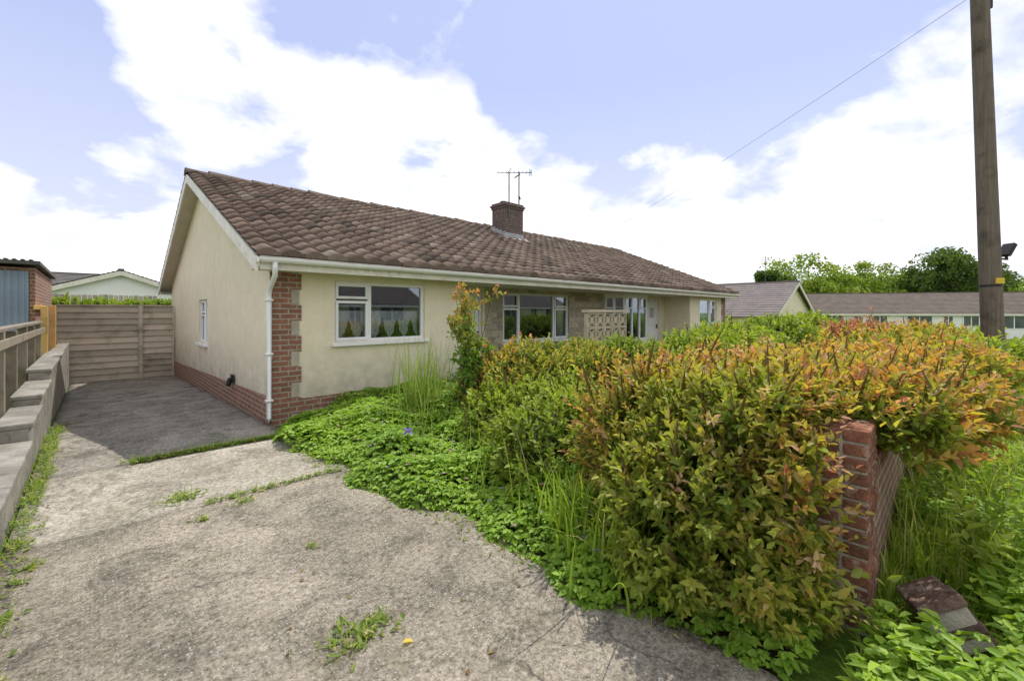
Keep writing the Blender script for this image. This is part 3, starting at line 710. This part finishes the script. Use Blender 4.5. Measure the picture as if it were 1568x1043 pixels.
def core(name,E,parent,k=.78,zmin=.0):  # dark solid lumps added inside the foliage to stop see-through, not modelled branches
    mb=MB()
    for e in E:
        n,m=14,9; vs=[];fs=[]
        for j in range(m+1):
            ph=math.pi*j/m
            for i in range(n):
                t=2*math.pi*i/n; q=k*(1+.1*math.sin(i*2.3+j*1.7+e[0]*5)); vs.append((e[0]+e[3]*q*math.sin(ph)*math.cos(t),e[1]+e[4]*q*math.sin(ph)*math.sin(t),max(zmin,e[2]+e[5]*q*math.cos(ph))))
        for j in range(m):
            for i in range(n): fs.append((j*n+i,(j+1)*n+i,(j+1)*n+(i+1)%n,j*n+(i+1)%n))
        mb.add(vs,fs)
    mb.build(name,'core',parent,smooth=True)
G1=(.13,.225,.03); G2=(.20,.33,.045); G3=(.35,.43,.06); OR=(.54,.24,.08); RD=(.43,.15,.09); YL=(.56,.48,.08); DG=(.085,.165,.025)
PK=(.64,.32,.23)
def col_spirea(redness,yel=.5):
    def f(B,t,rs,n):
        r=rng.random(n); base=lerp(G1,G3,np.clip(rs*.75+.45*r,0,1))
        tipc=lerp(YL,OR,np.clip(rng.random(n)+.5-yel,0,1)); rr=rng.random(n)<.22; tipc[rr]=np.array(RD); rr=rng.random(n)<.09; tipc[rr]=np.array(PK)
        patch=np.clip(.5+1.1*snoise(B,1.9,5),0,1)
        k=np.clip((t-.3)/.4,0,1)*np.clip(redness*(.28+patch)*(.3+1.2*rs),0,1)*np.clip((B[:,2]+.15)/.8,.3,1)
        return base*(1-k[:,None])+tipc*k[:,None]
    return f
def col_green(a,b):
    def f(B,t,rs,n):
        k=np.clip(.15+.5*rs+.35*t+.3*(rng.random(n)-.5)+.25*snoise(B,2.2,9),0,1); return lerp(a,b,k)
    return f
def keepA(p):
    inp=(p[:,0]>2.64)&(p[:,0]<3.3)&(p[:,1]<.56)&(p[:,2]<1.0)
    inw=(p[:,1]<.60)&(p[:,2]<.76)&(p[:,0]>3.05)
    return ~inp&~inw
sp=empty('spirea_shrub')
E1=[(2.60,1.02,.46,.42,.44,.62),(2.76,.88,.78,.34,.38,.38),(2.85,1.45,.55,.5,.5,.62),(2.50,.74,.25,.30,.28,.36),(2.92,.78,.98,.3,.3,.24),(2.60,.60,.55,.17,.17,.45),(2.35,1.15,.35,.3,.3,.4)]
B,Nn=sample_lumps(E1,330,keepA,.26); sprigs('leaves',B,Nn,.20,12,.062,.029,col_spirea(1.0,.55),parent=sp,wild=.16); core('dark_fill_core',E1[:3],sp,.6)
hd=empty('spirea_hedge'); E2=[]
x=3.35
i=0
while x<14.5:
    s=1+.16*math.sin(i*1.9)+.07*math.sin(i*4.1)
    yy=.72+.12*math.sin(i*2.7); ry=.62 if x<5.2 else .75
    if x>7.5: yy=.45; ry=.95
    E2.append((x,yy,.70,.46+.03*(x-3),ry,.47*s))
    x+=.48+.05*(x-3); i+=1
E2+=[(3.4,.33,.94,.40,.38,.27),(4.1,.22,.94,.5,.42,.30),(3.3,1.6,.52,.55,.5,.64),(4.2,1.8,.52,.6,.6,.62),(5.2,2.0,.52,.6,.6,.60)]
near=lambda p: keepA(p)&(p[:,0]<5.5); far=lambda p:(p[:,0]>=5.5)
B,Nn=sample_lumps(E2,250,near,.24); sprigs('near_leaves',B,Nn,.19,11,.060,.029,col_spirea(1.35,.45),parent=hd,wild=.13)
B,Nn=sample_lumps(E2,100,far,.2); sprigs('far_leaves',B,Nn,.26,9,.09,.045,col_spirea(1.1,.5),parent=hd)
core('dark_fill_core',[e for e in E2 if e[1]>.4 or e[0]>7],hd,.62,.1)
gb=empty('golden_spirea_bush'); E3=[(4.0,3.8,.60,.66,.66,.60),(4.55,3.3,.58,.55,.55,.58),(3.8,4.2,.45,.5,.5,.5)]
B,Nn=sample_lumps(E3,320); sprigs('leaves',B,Nn,.15,11,.05,.026,col_spirea(1.5,.7),parent=gb); core('dark_fill_core',E3,gb,.78)
gs=empty('garden_shrubs'); E4=[(2.9,2.45,.32,.5,.6,.50),(3.5,2.7,.4,.6,.6,.50),(3.2,3.3,.3,.5,.5,.5),(5.2,3.0,.6,.7,.7,.62),(5.6,4.2,.5,.8,.7,.6),(6.6,2.6,.6,.8,.8,.62),(6.8,4.0,.5,.8,.7,.5),(8.2,3.0,.55,1,.9,.68),(9.8,3.2,.55,1,1,.74),(11.6,3.0,.6,1.2,1,.76),(13.5,3.4,.65,1.2,1,.78),(15.5,3.0,.6,1.3,1.1,.80),(17.8,3.5,.55,1.3,1.2,.8),(20.5,4.0,.3,1.6,1.2,.9),(23,3,.1,1.8,1.2,1.0)]
B,Nn=sample_lumps(E4,220,lambda p:p[:,0]<6,.2); sprigs('near_leaves',B,Nn,.18,11,.058,.032,col_green(DG,G3),parent=gs)
B,Nn=sample_lumps(E4,70,lambda p:p[:,0]>=6,.2); sprigs('far_leaves',B,Nn,.26,9,.105,.058,col_green(DG,G3),parent=gs)
core('dark_fill_core',E4,gs,.74)
rs_=empty('copper_shrub'); E7=[(15.0,1.7,.7,.9,.7,.62),(13.2,1.9,.65,.7,.6,.6)]
B,Nn=sample_lumps(E7,60); sprigs('leaves',B,Nn,.28,9,.11,.06,lambda B,t,rs,n:lerp((.34,.12,.09),(.55,.26,.18),np.clip(rs*.6+.4*rng.random(n),0,1)),parent=rs_); core('core',E7,rs_,.75)
h2=empty('privet_hedge'); E5=[(16+2.2*i,.3+.25*math.sin(i*2),.10-.06*max(0,(16+2.2*i)-20),1.5,1.1,.80) for i in range(8)]
E5+=[(13,-.3,.5,1.3,.75,.62),(9.5,.0,.6,1.0,.55,.5)]
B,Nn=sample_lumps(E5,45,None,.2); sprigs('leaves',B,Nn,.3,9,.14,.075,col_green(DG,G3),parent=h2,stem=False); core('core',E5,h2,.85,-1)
h3=empty('rear_hedge'); E6=[(-.6+.8*i,18.3,1.2,.8,.6,.80) for i in range(4)]
B,Nn=sample_lumps(E6,120); sprigs('leaves',B,Nn,.18,9,.08,.05,col_green(G1,G3),parent=h3,stem=False); core('core',E6,h3,.85,-1)

def gc_h(x,y):
    edge=np.interp(y,[0,.3,2,4.3,5.8,6.7],[2.08,2.12,2.0,1.75,1.62,1.95])+.10*np.sin(y*3.1)+.06*np.sin(y*7.7)
    d=x-edge; return d,np.clip(d/.55,0,1)**.6*(.27+.16*np.clip((x-2.4)/1.2,0,1))*(1+.35*np.sin(x*5.3+y*2.1)*np.sin(y*4.1-x*1.3)+.12*np.sin(x*13+y*9))*np.where(y>5.6,.75,1)
def gcover(name,n,x0,x1,y0,y1,L,ca,cb,parent):
    x=rng.uniform(x0,x1,n);y=rng.uniform(y0,y1,n);d,h=gc_h(x,y); ok=(d>-.02)&~((x>2.55)&(y<.6)); x,y,h=x[ok],y[ok],h[ok];n=len(x)
    z=.035+h*(1-.5*rng.random(n)**2.2)
    P=np.stack([x,y,z],1); az=rng.random(n)*6.28
    Ps=[];Ds=[];Ns=[];Ls=[];Ws=[];Cs=[]
    tilt=rng.normal(0,.35,(n,2)); up=np.stack([tilt[:,0]-.12,tilt[:,1]-.12,np.ones(n)],1)
    s=L*(.6+.8*rng.random(n)); c=lerp(ca,cb,np.clip(rng.random(n)*.7+.3*snoise(P,3,3)+.25,0,1))
    for k in (-.95,0,.95):
        D=np.stack([np.cos(az+k),np.sin(az+k),rng.normal(-.05,.15,n)],1)
        Ps.append(P);Ds.append(D);Ns.append(up);Ls.append(s);Ws.append(s*.62);Cs.append(c*rng.uniform(.9,1.1,(n,1)))
    return leafmesh(name,*[np.concatenate(q) for q in (Ps,Ds,Ns,Ls,Ws,Cs)],parent=parent,fold=.12)
gc=empty('cranesbill_ground_cover')
gcover('leaves',30000,1.6,4.2,.45,6.65,.045,(.13,.25,.028),(.34,.50,.06),gc)
gcover('back_leaves',8000,4.2,8,1.5,6.6,.06,(.10,.2,.025),(.24,.38,.05),gc)
x=rng.uniform(1.9,3.2,90);y=rng.uniform(.9,6,90);d,h=gc_h(x,y)
P=np.stack([x,y,h+.07],1)[d>.05]; n=len(P); Pp=np.repeat(P,5,0); az=np.tile(np.arange(5)*1.256,n); D=np.stack([np.cos(az),np.sin(az),np.full(len(az),.2)],1)
c=np.repeat(np.where(rng.random((n,1))<.4,[[.3,.2,.65]],[[.65,.3,.5]]),5,0)
leafmesh('flowers',Pp,D,np.tile([0,0,1.],(len(Pp),1)),np.full(len(Pp),.015),np.full(len(Pp),.013),c,parent=gc,mat='petal')
P=np.array([[2.13,3.60,.47]]); Pp=np.repeat(P,6,0); az=np.arange(6)*1.047; D=np.stack([np.cos(az),np.sin(az),np.array([.9,-.3]*3)],1)
leafmesh('purple_flower',Pp,D,np.tile([0,0,1.],(6,1)),np.full(6,.055),np.full(6,.038),np.tile([.22,.12,.72],(6,1)),parent=gc,mat='petal')

def blades(name,P,h,w,col,parent=None,bend=.5,seg=4,lean=None):
    n=len(P); az=rng.random(n)*6.28; d=np.stack([np.cos(az),np.sin(az),np.zeros(n)],1)
    if lean is not None: d=d*.5+lean; 
    s=np.stack([-np.sin(az),np.cos(az),np.zeros(n)],1); bd=bend*(.3+rng.random(n))[:,None]
    rows=[]
    for k in range(seg+1):
        t=k/seg; c=P+np.array([0,0,1.])*(h*(t-.28*bd[:,0]*t**3))[:,None]+d*(h[:,None]*bd*t**2*.8); ww=(w*(1-t**1.7)*.5+.0004)[:,None]
        rows+=[c-s*ww,c+s*ww]
    V=np.stack(rows,1).reshape(-1,3); m=2*(seg+1); o=np.arange(n)[:,None]*m
    F=np.concatenate([o+np.array([[2*k,2*k+1,2*k+3,2*k+2]]) for k in range(seg)])
    return np_mesh(name,V,F,'leaf',np.repeat(col,m,0),parent)
def gcol(n,a=(.16,.28,.03),b=(.42,.52,.08),straw=.06):
    c=lerp(a,b,rng.random(n)); q=rng.random(n)<straw; c[q]=(.50,.44,.22); return c
gv=empty('grass_verge')
n=34000; x=2.2+ (rng.random(n)**1.5)*11; y=rng.uniform(-1.05,.30,n)
P=np.stack([x,y,np.zeros(n)-.02],1); h=rng.uniform(.08,.26,n)*(1+.6*np.clip(snoise(P,2.5,4),-.5,1)); h=np.where((x>2.5)&(x<3.5)&(y<.25),h*.45,h)
blades('short_grass',P,h,np.full(n,.006)*(1+x*.12),gcol(n),gv,bend=.7,seg=3)
n=1300; x=rng.uniform(3.4,12,n); y=rng.uniform(-.9,.28,n); P=np.stack([x,y,np.zeros(n)],1)
blades('tall_grass',P,rng.uniform(.35,.75,n),np.full(n,.007),gcol(n,straw=.25),gv,bend=.5)
n=13000; x=rng.uniform(2.15,7,n)**1.0; y=rng.uniform(-.9,.28,n); P=np.stack([x,y,.02+.22*rng.random(n)],1); az=rng.random(n)*6.28
mk=(snoise(P*np.array([1,1,0]),2.2,8)>-.3)&~((x<3.25)&(x>2.7)&(y>-.16)); P=P[mk];az=az[mk];n=len(P)
leafmesh('verge_weeds',P,np.stack([np.cos(az),np.sin(az),np.full(n,.25)],1),np.tile([0,0,1.],(n,1))+rng.normal(0,.3,(n,3)),rng.uniform(.03,.10,n),rng.uniform(.018,.04,n),lerp((.16,.29,.03),(.38,.53,.07),rng.random(n)),parent=gv)
k=60; B=np.stack([rng.uniform(3.4,6,k),rng.uniform(-.7,.2,k),rng.uniform(.15,.5,k)],1)
sprigs('verge_nettles',B,np.tile([0,0,1.],(k,1)),.32,16,.075,.035,col_green(G1,G3),parent=gv,spread=1.2,stem=False,wild=0)
st_=empty('montbretia_clump')
P=[]
for (cx_,cy_,r_,k) in ((2.35,1.75,.22,140),(2.22,1.38,.2,100),(2.55,2.1,.2,70)):
    P.append(np.stack([rng.normal(cx_,r_*.5,k),rng.normal(cy_,r_*.5,k),np.zeros(k)],1))
P=np.concatenate(P); n=len(P); blades('leaves',P,rng.uniform(.4,.75,n),rng.uniform(.014,.026,n),gcol(n,(.18,.31,.03),(.40,.52,.07),.03),st_,bend=.8,seg=6,lean=np.array([-.35,-.2,0]))
tg=empty('tall_grass_clump'); k=280
P=np.stack([rng.normal(3.12,.16,k),rng.normal(4.95,.22,k),np.zeros(k)],1); blades('blades',P,rng.uniform(.7,1.45,k),np.full(k,.014),gcol(k,(.15,.24,.04),(.3,.38,.1),.05),tg,bend=.3,seg=5)
k=260; P=np.stack([rng.uniform(2.2,3.8,k),rng.uniform(2.0,5,k),np.zeros(k)],1); blades('scattered_blades',P,rng.uniform(.4,.85,k),np.full(k,.010),gcol(k),tg,bend=.5,seg=5)
rb=empty('rose_bush'); stm=MB(); SB=[];SN=[];TP=[]
for k in range(15):
    bx_,by_=rng.normal(3.42,.12),rng.normal(4.25,.12); a=rng.random()*6.28; hh=rng.uniform(1.1,1.98); sp_=rng.uniform(.1,.42); pts=[]
    for i in range(8):
        t=i/7; pts.append((bx_+math.cos(a)*sp_*t**1.5+rng.normal(0,.008),by_+math.sin(a)*sp_*t**1.5+rng.normal(0,.008),hh*t))
    stm.tube(pts,[.010-.0075*i/7 for i in range(8)],5); TP.append(pts[-1])
    for i in range(20):
        t=rng.uniform(.3,1); j=min(6,int(t*7)); q=Vector(pts[j]).lerp(Vector(pts[j+1]),t*7-j); u=rndunit(1)[0]; u[2]=abs(u[2])*.3; SB.append(np.array(q)+u*.05);SN.append(u)
stm.build('stems','bark',rb)
sprigs('leaves',np.array(SB),np.array(SN),.13,7,.062,.040,lambda B,t,rs,n:lerp((.17,.31,.04),(.48,.26,.10),np.clip((B[:,2]-1.0)*rng.random(n)*1.5,0,1)),up=.1,parent=rb,spread=1.2)
P=np.repeat(np.array(TP),14,0); leafmesh('flower_buds',P,rndunit(len(P))+np.array([0,0,.6]),rndunit(len(P)),rng.uniform(.02,.05,len(P)),rng.uniform(.015,.035,len(P)),lerp((.6,.2,.18),(.62,.38,.18),rng.random(len(P))),parent=rb,mat='petal')
n=110; xs_=rng.uniform(2.6,6.5,n); B=np.stack([xs_,rng.uniform(.25,1.7,n),rng.uniform(1.06,1.20,n)],1); sprigs('young_shoots',B,np.tile([0,0,.6],(n,1))+rng.normal(0,.4,(n,3)),.24,9,.060,.030,lambda B,t,rs,n:lerp(YL,PK,np.clip(rs+.3*t-.2,0,1)),parent=hd,spread=1.25,wild=0,up=.3)
B,Nn=sample_lumps(E1,7,lambda p:keepA(p)&(p[:,1]<1.2),.2); sprigs('pink_shoots',B+Nn*.05,Nn,.10,9,.055,.024,lambda B,t,rs,n:lerp((.62,.36,.30),(.66,.50,.22),rs),parent=sp,spread=1.3,wild=0,up=.3)
dw=empty('driveway_weeds'); P=[]
def patch(x,y,r,k): P.append(np.stack([rng.normal(x,r,k),rng.normal(y,r*.7,k),np.full(k,.02)],1))
patch(.95,2.02,.09,150); patch(.55,4.55,.08,110); patch(.9,4.1,.05,30); patch(.6,3.95,.03,16); patch(1.05,3.0,.02,10); patch(.3,1.3,.03,14)
for xx in np.linspace(.3,1.7,34): patch(xx,5.99,.04,34)
for xx in np.linspace(.7,1.7,14): patch(xx,4.285,.025,16)
for yy in np.linspace(1.2,9,80): patch(-.38+abs(rng.normal(0,.035)),yy,.035,int(rng.integers(4,34)))
for yy in np.linspace(1,5.5,30): patch(np.interp(yy,[.3,2,4.3,5.8],[2.08,1.98,1.72,1.6]),yy,.05,10)
P=np.concatenate(P);n=len(P);P[:,2]=gh(P[:,0],P[:,1])+.02
az=rng.random(n)*6.28
leafmesh('leaves',P+np.array([0,0,.015]),np.stack([np.cos(az),np.sin(az),rng.uniform(.1,1.0,n)],1),np.tile([0,0,1.],(n,1))+rng.normal(0,.2,(n,3)),rng.uniform(.02,.055,n),rng.uniform(.008,.022,n),gcol(n,(.10,.18,.025),(.28,.36,.06),.08),parent=dw)
q=rng.random(n)<.5; blades('blades',P[q],rng.uniform(.03,.12,q.sum()),np.full(q.sum(),.004),gcol(q.sum()),dw,bend=.8,seg=3)
n=70; P=np.stack([rng.uniform(-.3,2.2,n),rng.uniform(.5,6,n),np.full(n,.036)],1);az=rng.random(n)*6.28
L_=rng.uniform(.015,.035,n); P[0]=(1.05,1.82,.04); L_[0]=.05; cc=lerp((.4,.27,.06),(.12,.07,.03),rng.random(n)); cc[0]=(.75,.55,.05)
leafmesh('fallen_leaves',P,np.stack([np.cos(az),np.sin(az),np.zeros(n)],1),np.tile([0,0,1.],(n,1)),L_,L_*.6,cc,parent=dw)

# ------------------------------------------------------------ trees
def tree(name,x,y,base,crown_z,rx,rz,n,ls,ca,cb,seed):
    e=empty(name); r=np.random.default_rng(seed); t=MB(); top=crown_z
    t.tube([(x,y,base),(x+.1,y,base+(top-base)*.4),(x-.1,y+.1,top)],[.35,.27,.15],8)
    cl=[]
    for k in range(46):
        u=r.normal(size=3);u/=np.linalg.norm(u); u[2]=u[2]*.9+.1; q=r.uniform(.35,.95)
        c=np.array([x+u[0]*rx*q,y+u[1]*rx*q,crown_z+u[2]*rz*q]); cl.append(c)
        if k<16: t.tube([(x,y,top-rz*.5),tuple((np.array([x,y,top])*.5+c*.5)+r.normal(0,.2,3)),tuple(c)],[.12,.07,.03],5)
    t.build('trunk_and_limbs','bark',e)
    P=[];C=[]
    for c in cl:
        k=n//46; s=r.uniform(.14,.27)*rx; u=r.normal(size=(k,3)); u/=np.linalg.norm(u,axis=1,keepdims=True); q=r.random(k)**.4
        P.append(c+u*q[:,None]*s*np.array([1.2,1.2,.8])); C.append(lerp(ca,cb,np.clip(r.random(k)*.6+r.random()*.4,0,1)))
    P=np.concatenate(P);C=np.concatenate(C);m=len(P); D=rndunit(m)
    leafmesh('crown',P,D,rndunit(m)+np.array([0,0,.6]),rng.uniform(.6,1.3,m)*ls,rng.uniform(.4,.8,m)*ls,C,mat='treeleaf',parent=e)
def at(px,d): u=(px-784)/660; return (d*(FWD[0]+u*RGT[0]),d*(FWD[1]+u*RGT[1]))
TG=(.13,.21,.03);TG2=(.34,.42,.07);TD=(.05,.09,.02);TD2=(.13,.19,.045)
for (px,d,rx,cz,rz,ca,cb,sd) in ((1245,60,6.3,5.6,4.5,TG,TG2,1),(1310,66,6,4.9,4.2,TG,TG2,2),(1365,74,5,4.4,3.6,TD,TG2,6),(1447,60,5.6,6.8,4.6,TD,TD2,3),(1420,64,4,5.4,3.6,TD,TD2,7),(1495,66,4.5,5.6,3.8,TD,TD2,8),(1180,50,2.0,4.6,1.8,TD,TD2,4),(1600,75,7,4.5,3.5,TG,TG2,5),(90,60,1.6,5.4,1.2,TD,TD2,9)):
    x,y=at(px,d); tree('deciduous_tree',x,y,-1.2,cz,rx,rz,6000,.42,ca,cb,sd)
x,y=at(1172,46); a=MB(); a.tube([(x,y,2),(x,y,7.6)],.03,5); 
for k in range(4): a.obox((x,y,7.4-.22*k),R3*.5,F3*.02,(0,0,.015))
ae2=empty('tv_aerial'); a.build('mast','grey_metal',ae2)

# ------------------------------------------------------------ WORLD
w=bpy.data.worlds.new('World'); scene.world=w; w.use_nodes=True; nt=w.node_tree; nt.nodes.clear()
sun_dir=Vector((.5,.125,1.0)).normalized()
out=N(nt,'ShaderNodeOutputWorld'); bg=N(nt,'ShaderNodeBackground'); bg.inputs[1].default_value=.15; nt.links.new(bg.outputs[0],out.inputs[0])
sky=N(nt,'ShaderNodeTexSky',sky_type='NISHITA',sun_disc=False); sky.sun_elevation=math.asin(sun_dir.z); sky.sun_rotation=math.atan2(sun_dir.x,sun_dir.y)
sky.air_density=1.2; sky.dust_density=1.0; sky.ozone_density=1.5
tc=N(nt,'ShaderNodeTexCoord'); sx=N(nt,'ShaderNodeSeparateXYZ'); nt.links.new(tc.outputs['Generated'],sx.inputs[0])
zp=N(nt,'ShaderNodeMath',operation='MAXIMUM'); nt.links.new(sx.outputs[2],zp.inputs[0]); zp.inputs[1].default_value=0
za=N(nt,'ShaderNodeMath',operation='ADD'); nt.links.new(zp.outputs[0],za.inputs[0]); za.inputs[1].default_value=.35
cb_=N(nt,'ShaderNodeCombineXYZ')
for i in (0,1):
    dv_=N(nt,'ShaderNodeMath',operation='DIVIDE'); nt.links.new(sx.outputs[i],dv_.inputs[0]); nt.links.new(za.outputs[0],dv_.inputs[1]); nt.links.new(dv_.outputs[0],cb_.inputs[i])
n1=noise(nt,cb_.outputs[0],3.0,11,.55,.15)
# large-scale cloud banks, by compass direction and elevation
def banks(): 
    for az,el,rad,wt in ((81,25,12,.19),(60,20,15,.20),(46,13,14,.14),(25,9,16,.12),(5,14,13,.14),(95,5,10,.14),
                         (95,21,10,-.22),(33,32,17,-.24),(14,27,11,-.18),(63,33,9,-.12),(74,16,5,-.08),(200,35,60,.16),(290,40,60,.16)):
        yield Vector((math.cos(math.radians(az))*math.cos(math.radians(el)),math.sin(math.radians(az))*math.cos(math.radians(el)),math.sin(math.radians(el)))),rad,wt
acc=n1
for dvec,rad,wt in banks():
    dp_=N(nt,'ShaderNodeVectorMath',operation='DOT_PRODUCT'); nt.links.new(tc.outputs['Generated'],dp_.inputs[0]); dp_.inputs[1].default_value=dvec
    mr=N(nt,'ShaderNodeMapRange',interpolation_type='SMOOTHSTEP'); nt.links.new(dp_.outputs['Value'],mr.inputs[0]); mr.inputs[1].default_value=math.cos(math.radians(rad)); mr.inputs[2].default_value=1; mr.inputs[3].default_value=0; mr.inputs[4].default_value=wt
    a_=N(nt,'ShaderNodeMath',operation='ADD'); nt.links.new(acc,a_.inputs[0]); nt.links.new(mr.outputs[0],a_.inputs[1]); acc=a_.outputs[0]
cov=N(nt,'ShaderNodeMapRange'); nt.links.new(zp.outputs[0],cov.inputs[0]); cov.inputs[1].default_value=.06; cov.inputs[2].default_value=.34; cov.inputs[3].default_value=.16; cov.inputs[4].default_value=.01
ad=N(nt,'ShaderNodeMath',operation='ADD'); nt.links.new(acc,ad.inputs[0]); nt.links.new(cov.outputs[0],ad.inputs[1])
mask=ramp(nt,ad.outputs[0],.53,.67)
clear=mixc(nt,.8,sky.outputs[0],(3.9,4.4,6.7))
hz=N(nt,'ShaderNodeMapRange'); nt.links.new(zp.outputs[0],hz.inputs[0]); hz.inputs[1].default_value=0; hz.inputs[2].default_value=.46; hz.inputs[3].default_value=.85; hz.inputs[4].default_value=.0
clear=mixc(nt,hz.outputs[0],clear,(6.1,6.3,7.3))
n2=noise(nt,cb_.outputs[0],4,7,.6)
cl=mixc(nt,ramp(nt,n2,.32,.62),(6.5,6.6,7.3),(9.3,9.3,9.3))
nt.links.new(mixc(nt,mask,clear,cl),bg.inputs[0])
sl_=bpy.data.lights.new('sun','SUN'); sl_.energy=4.1; sl_.angle=math.radians(.5); sl_.color=(1,.955,.88)
so=bpy.data.objects.new('sun',sl_); so.rotation_euler=(-sun_dir).to_track_quat('-Z','Y').to_euler(); so.location=(10,3,20); scene.collection.objects.link(so)

cam=bpy.data.cameras.new('camera'); cam.sensor_width=36; cam.lens=36*660/1568; cam.shift_y=-43.5/1568; cam.clip_start=.05; cam.clip_end=3000
co=bpy.data.objects.new('camera',cam); co.location=(0,0,H); co.rotation_euler=(math.radians(90),0,YAW-math.pi/2); scene.collection.objects.link(co); scene.camera=co
scene.view_settings.view_transform='Standard'; scene.view_settings.look='None'; scene.view_settings.exposure=0
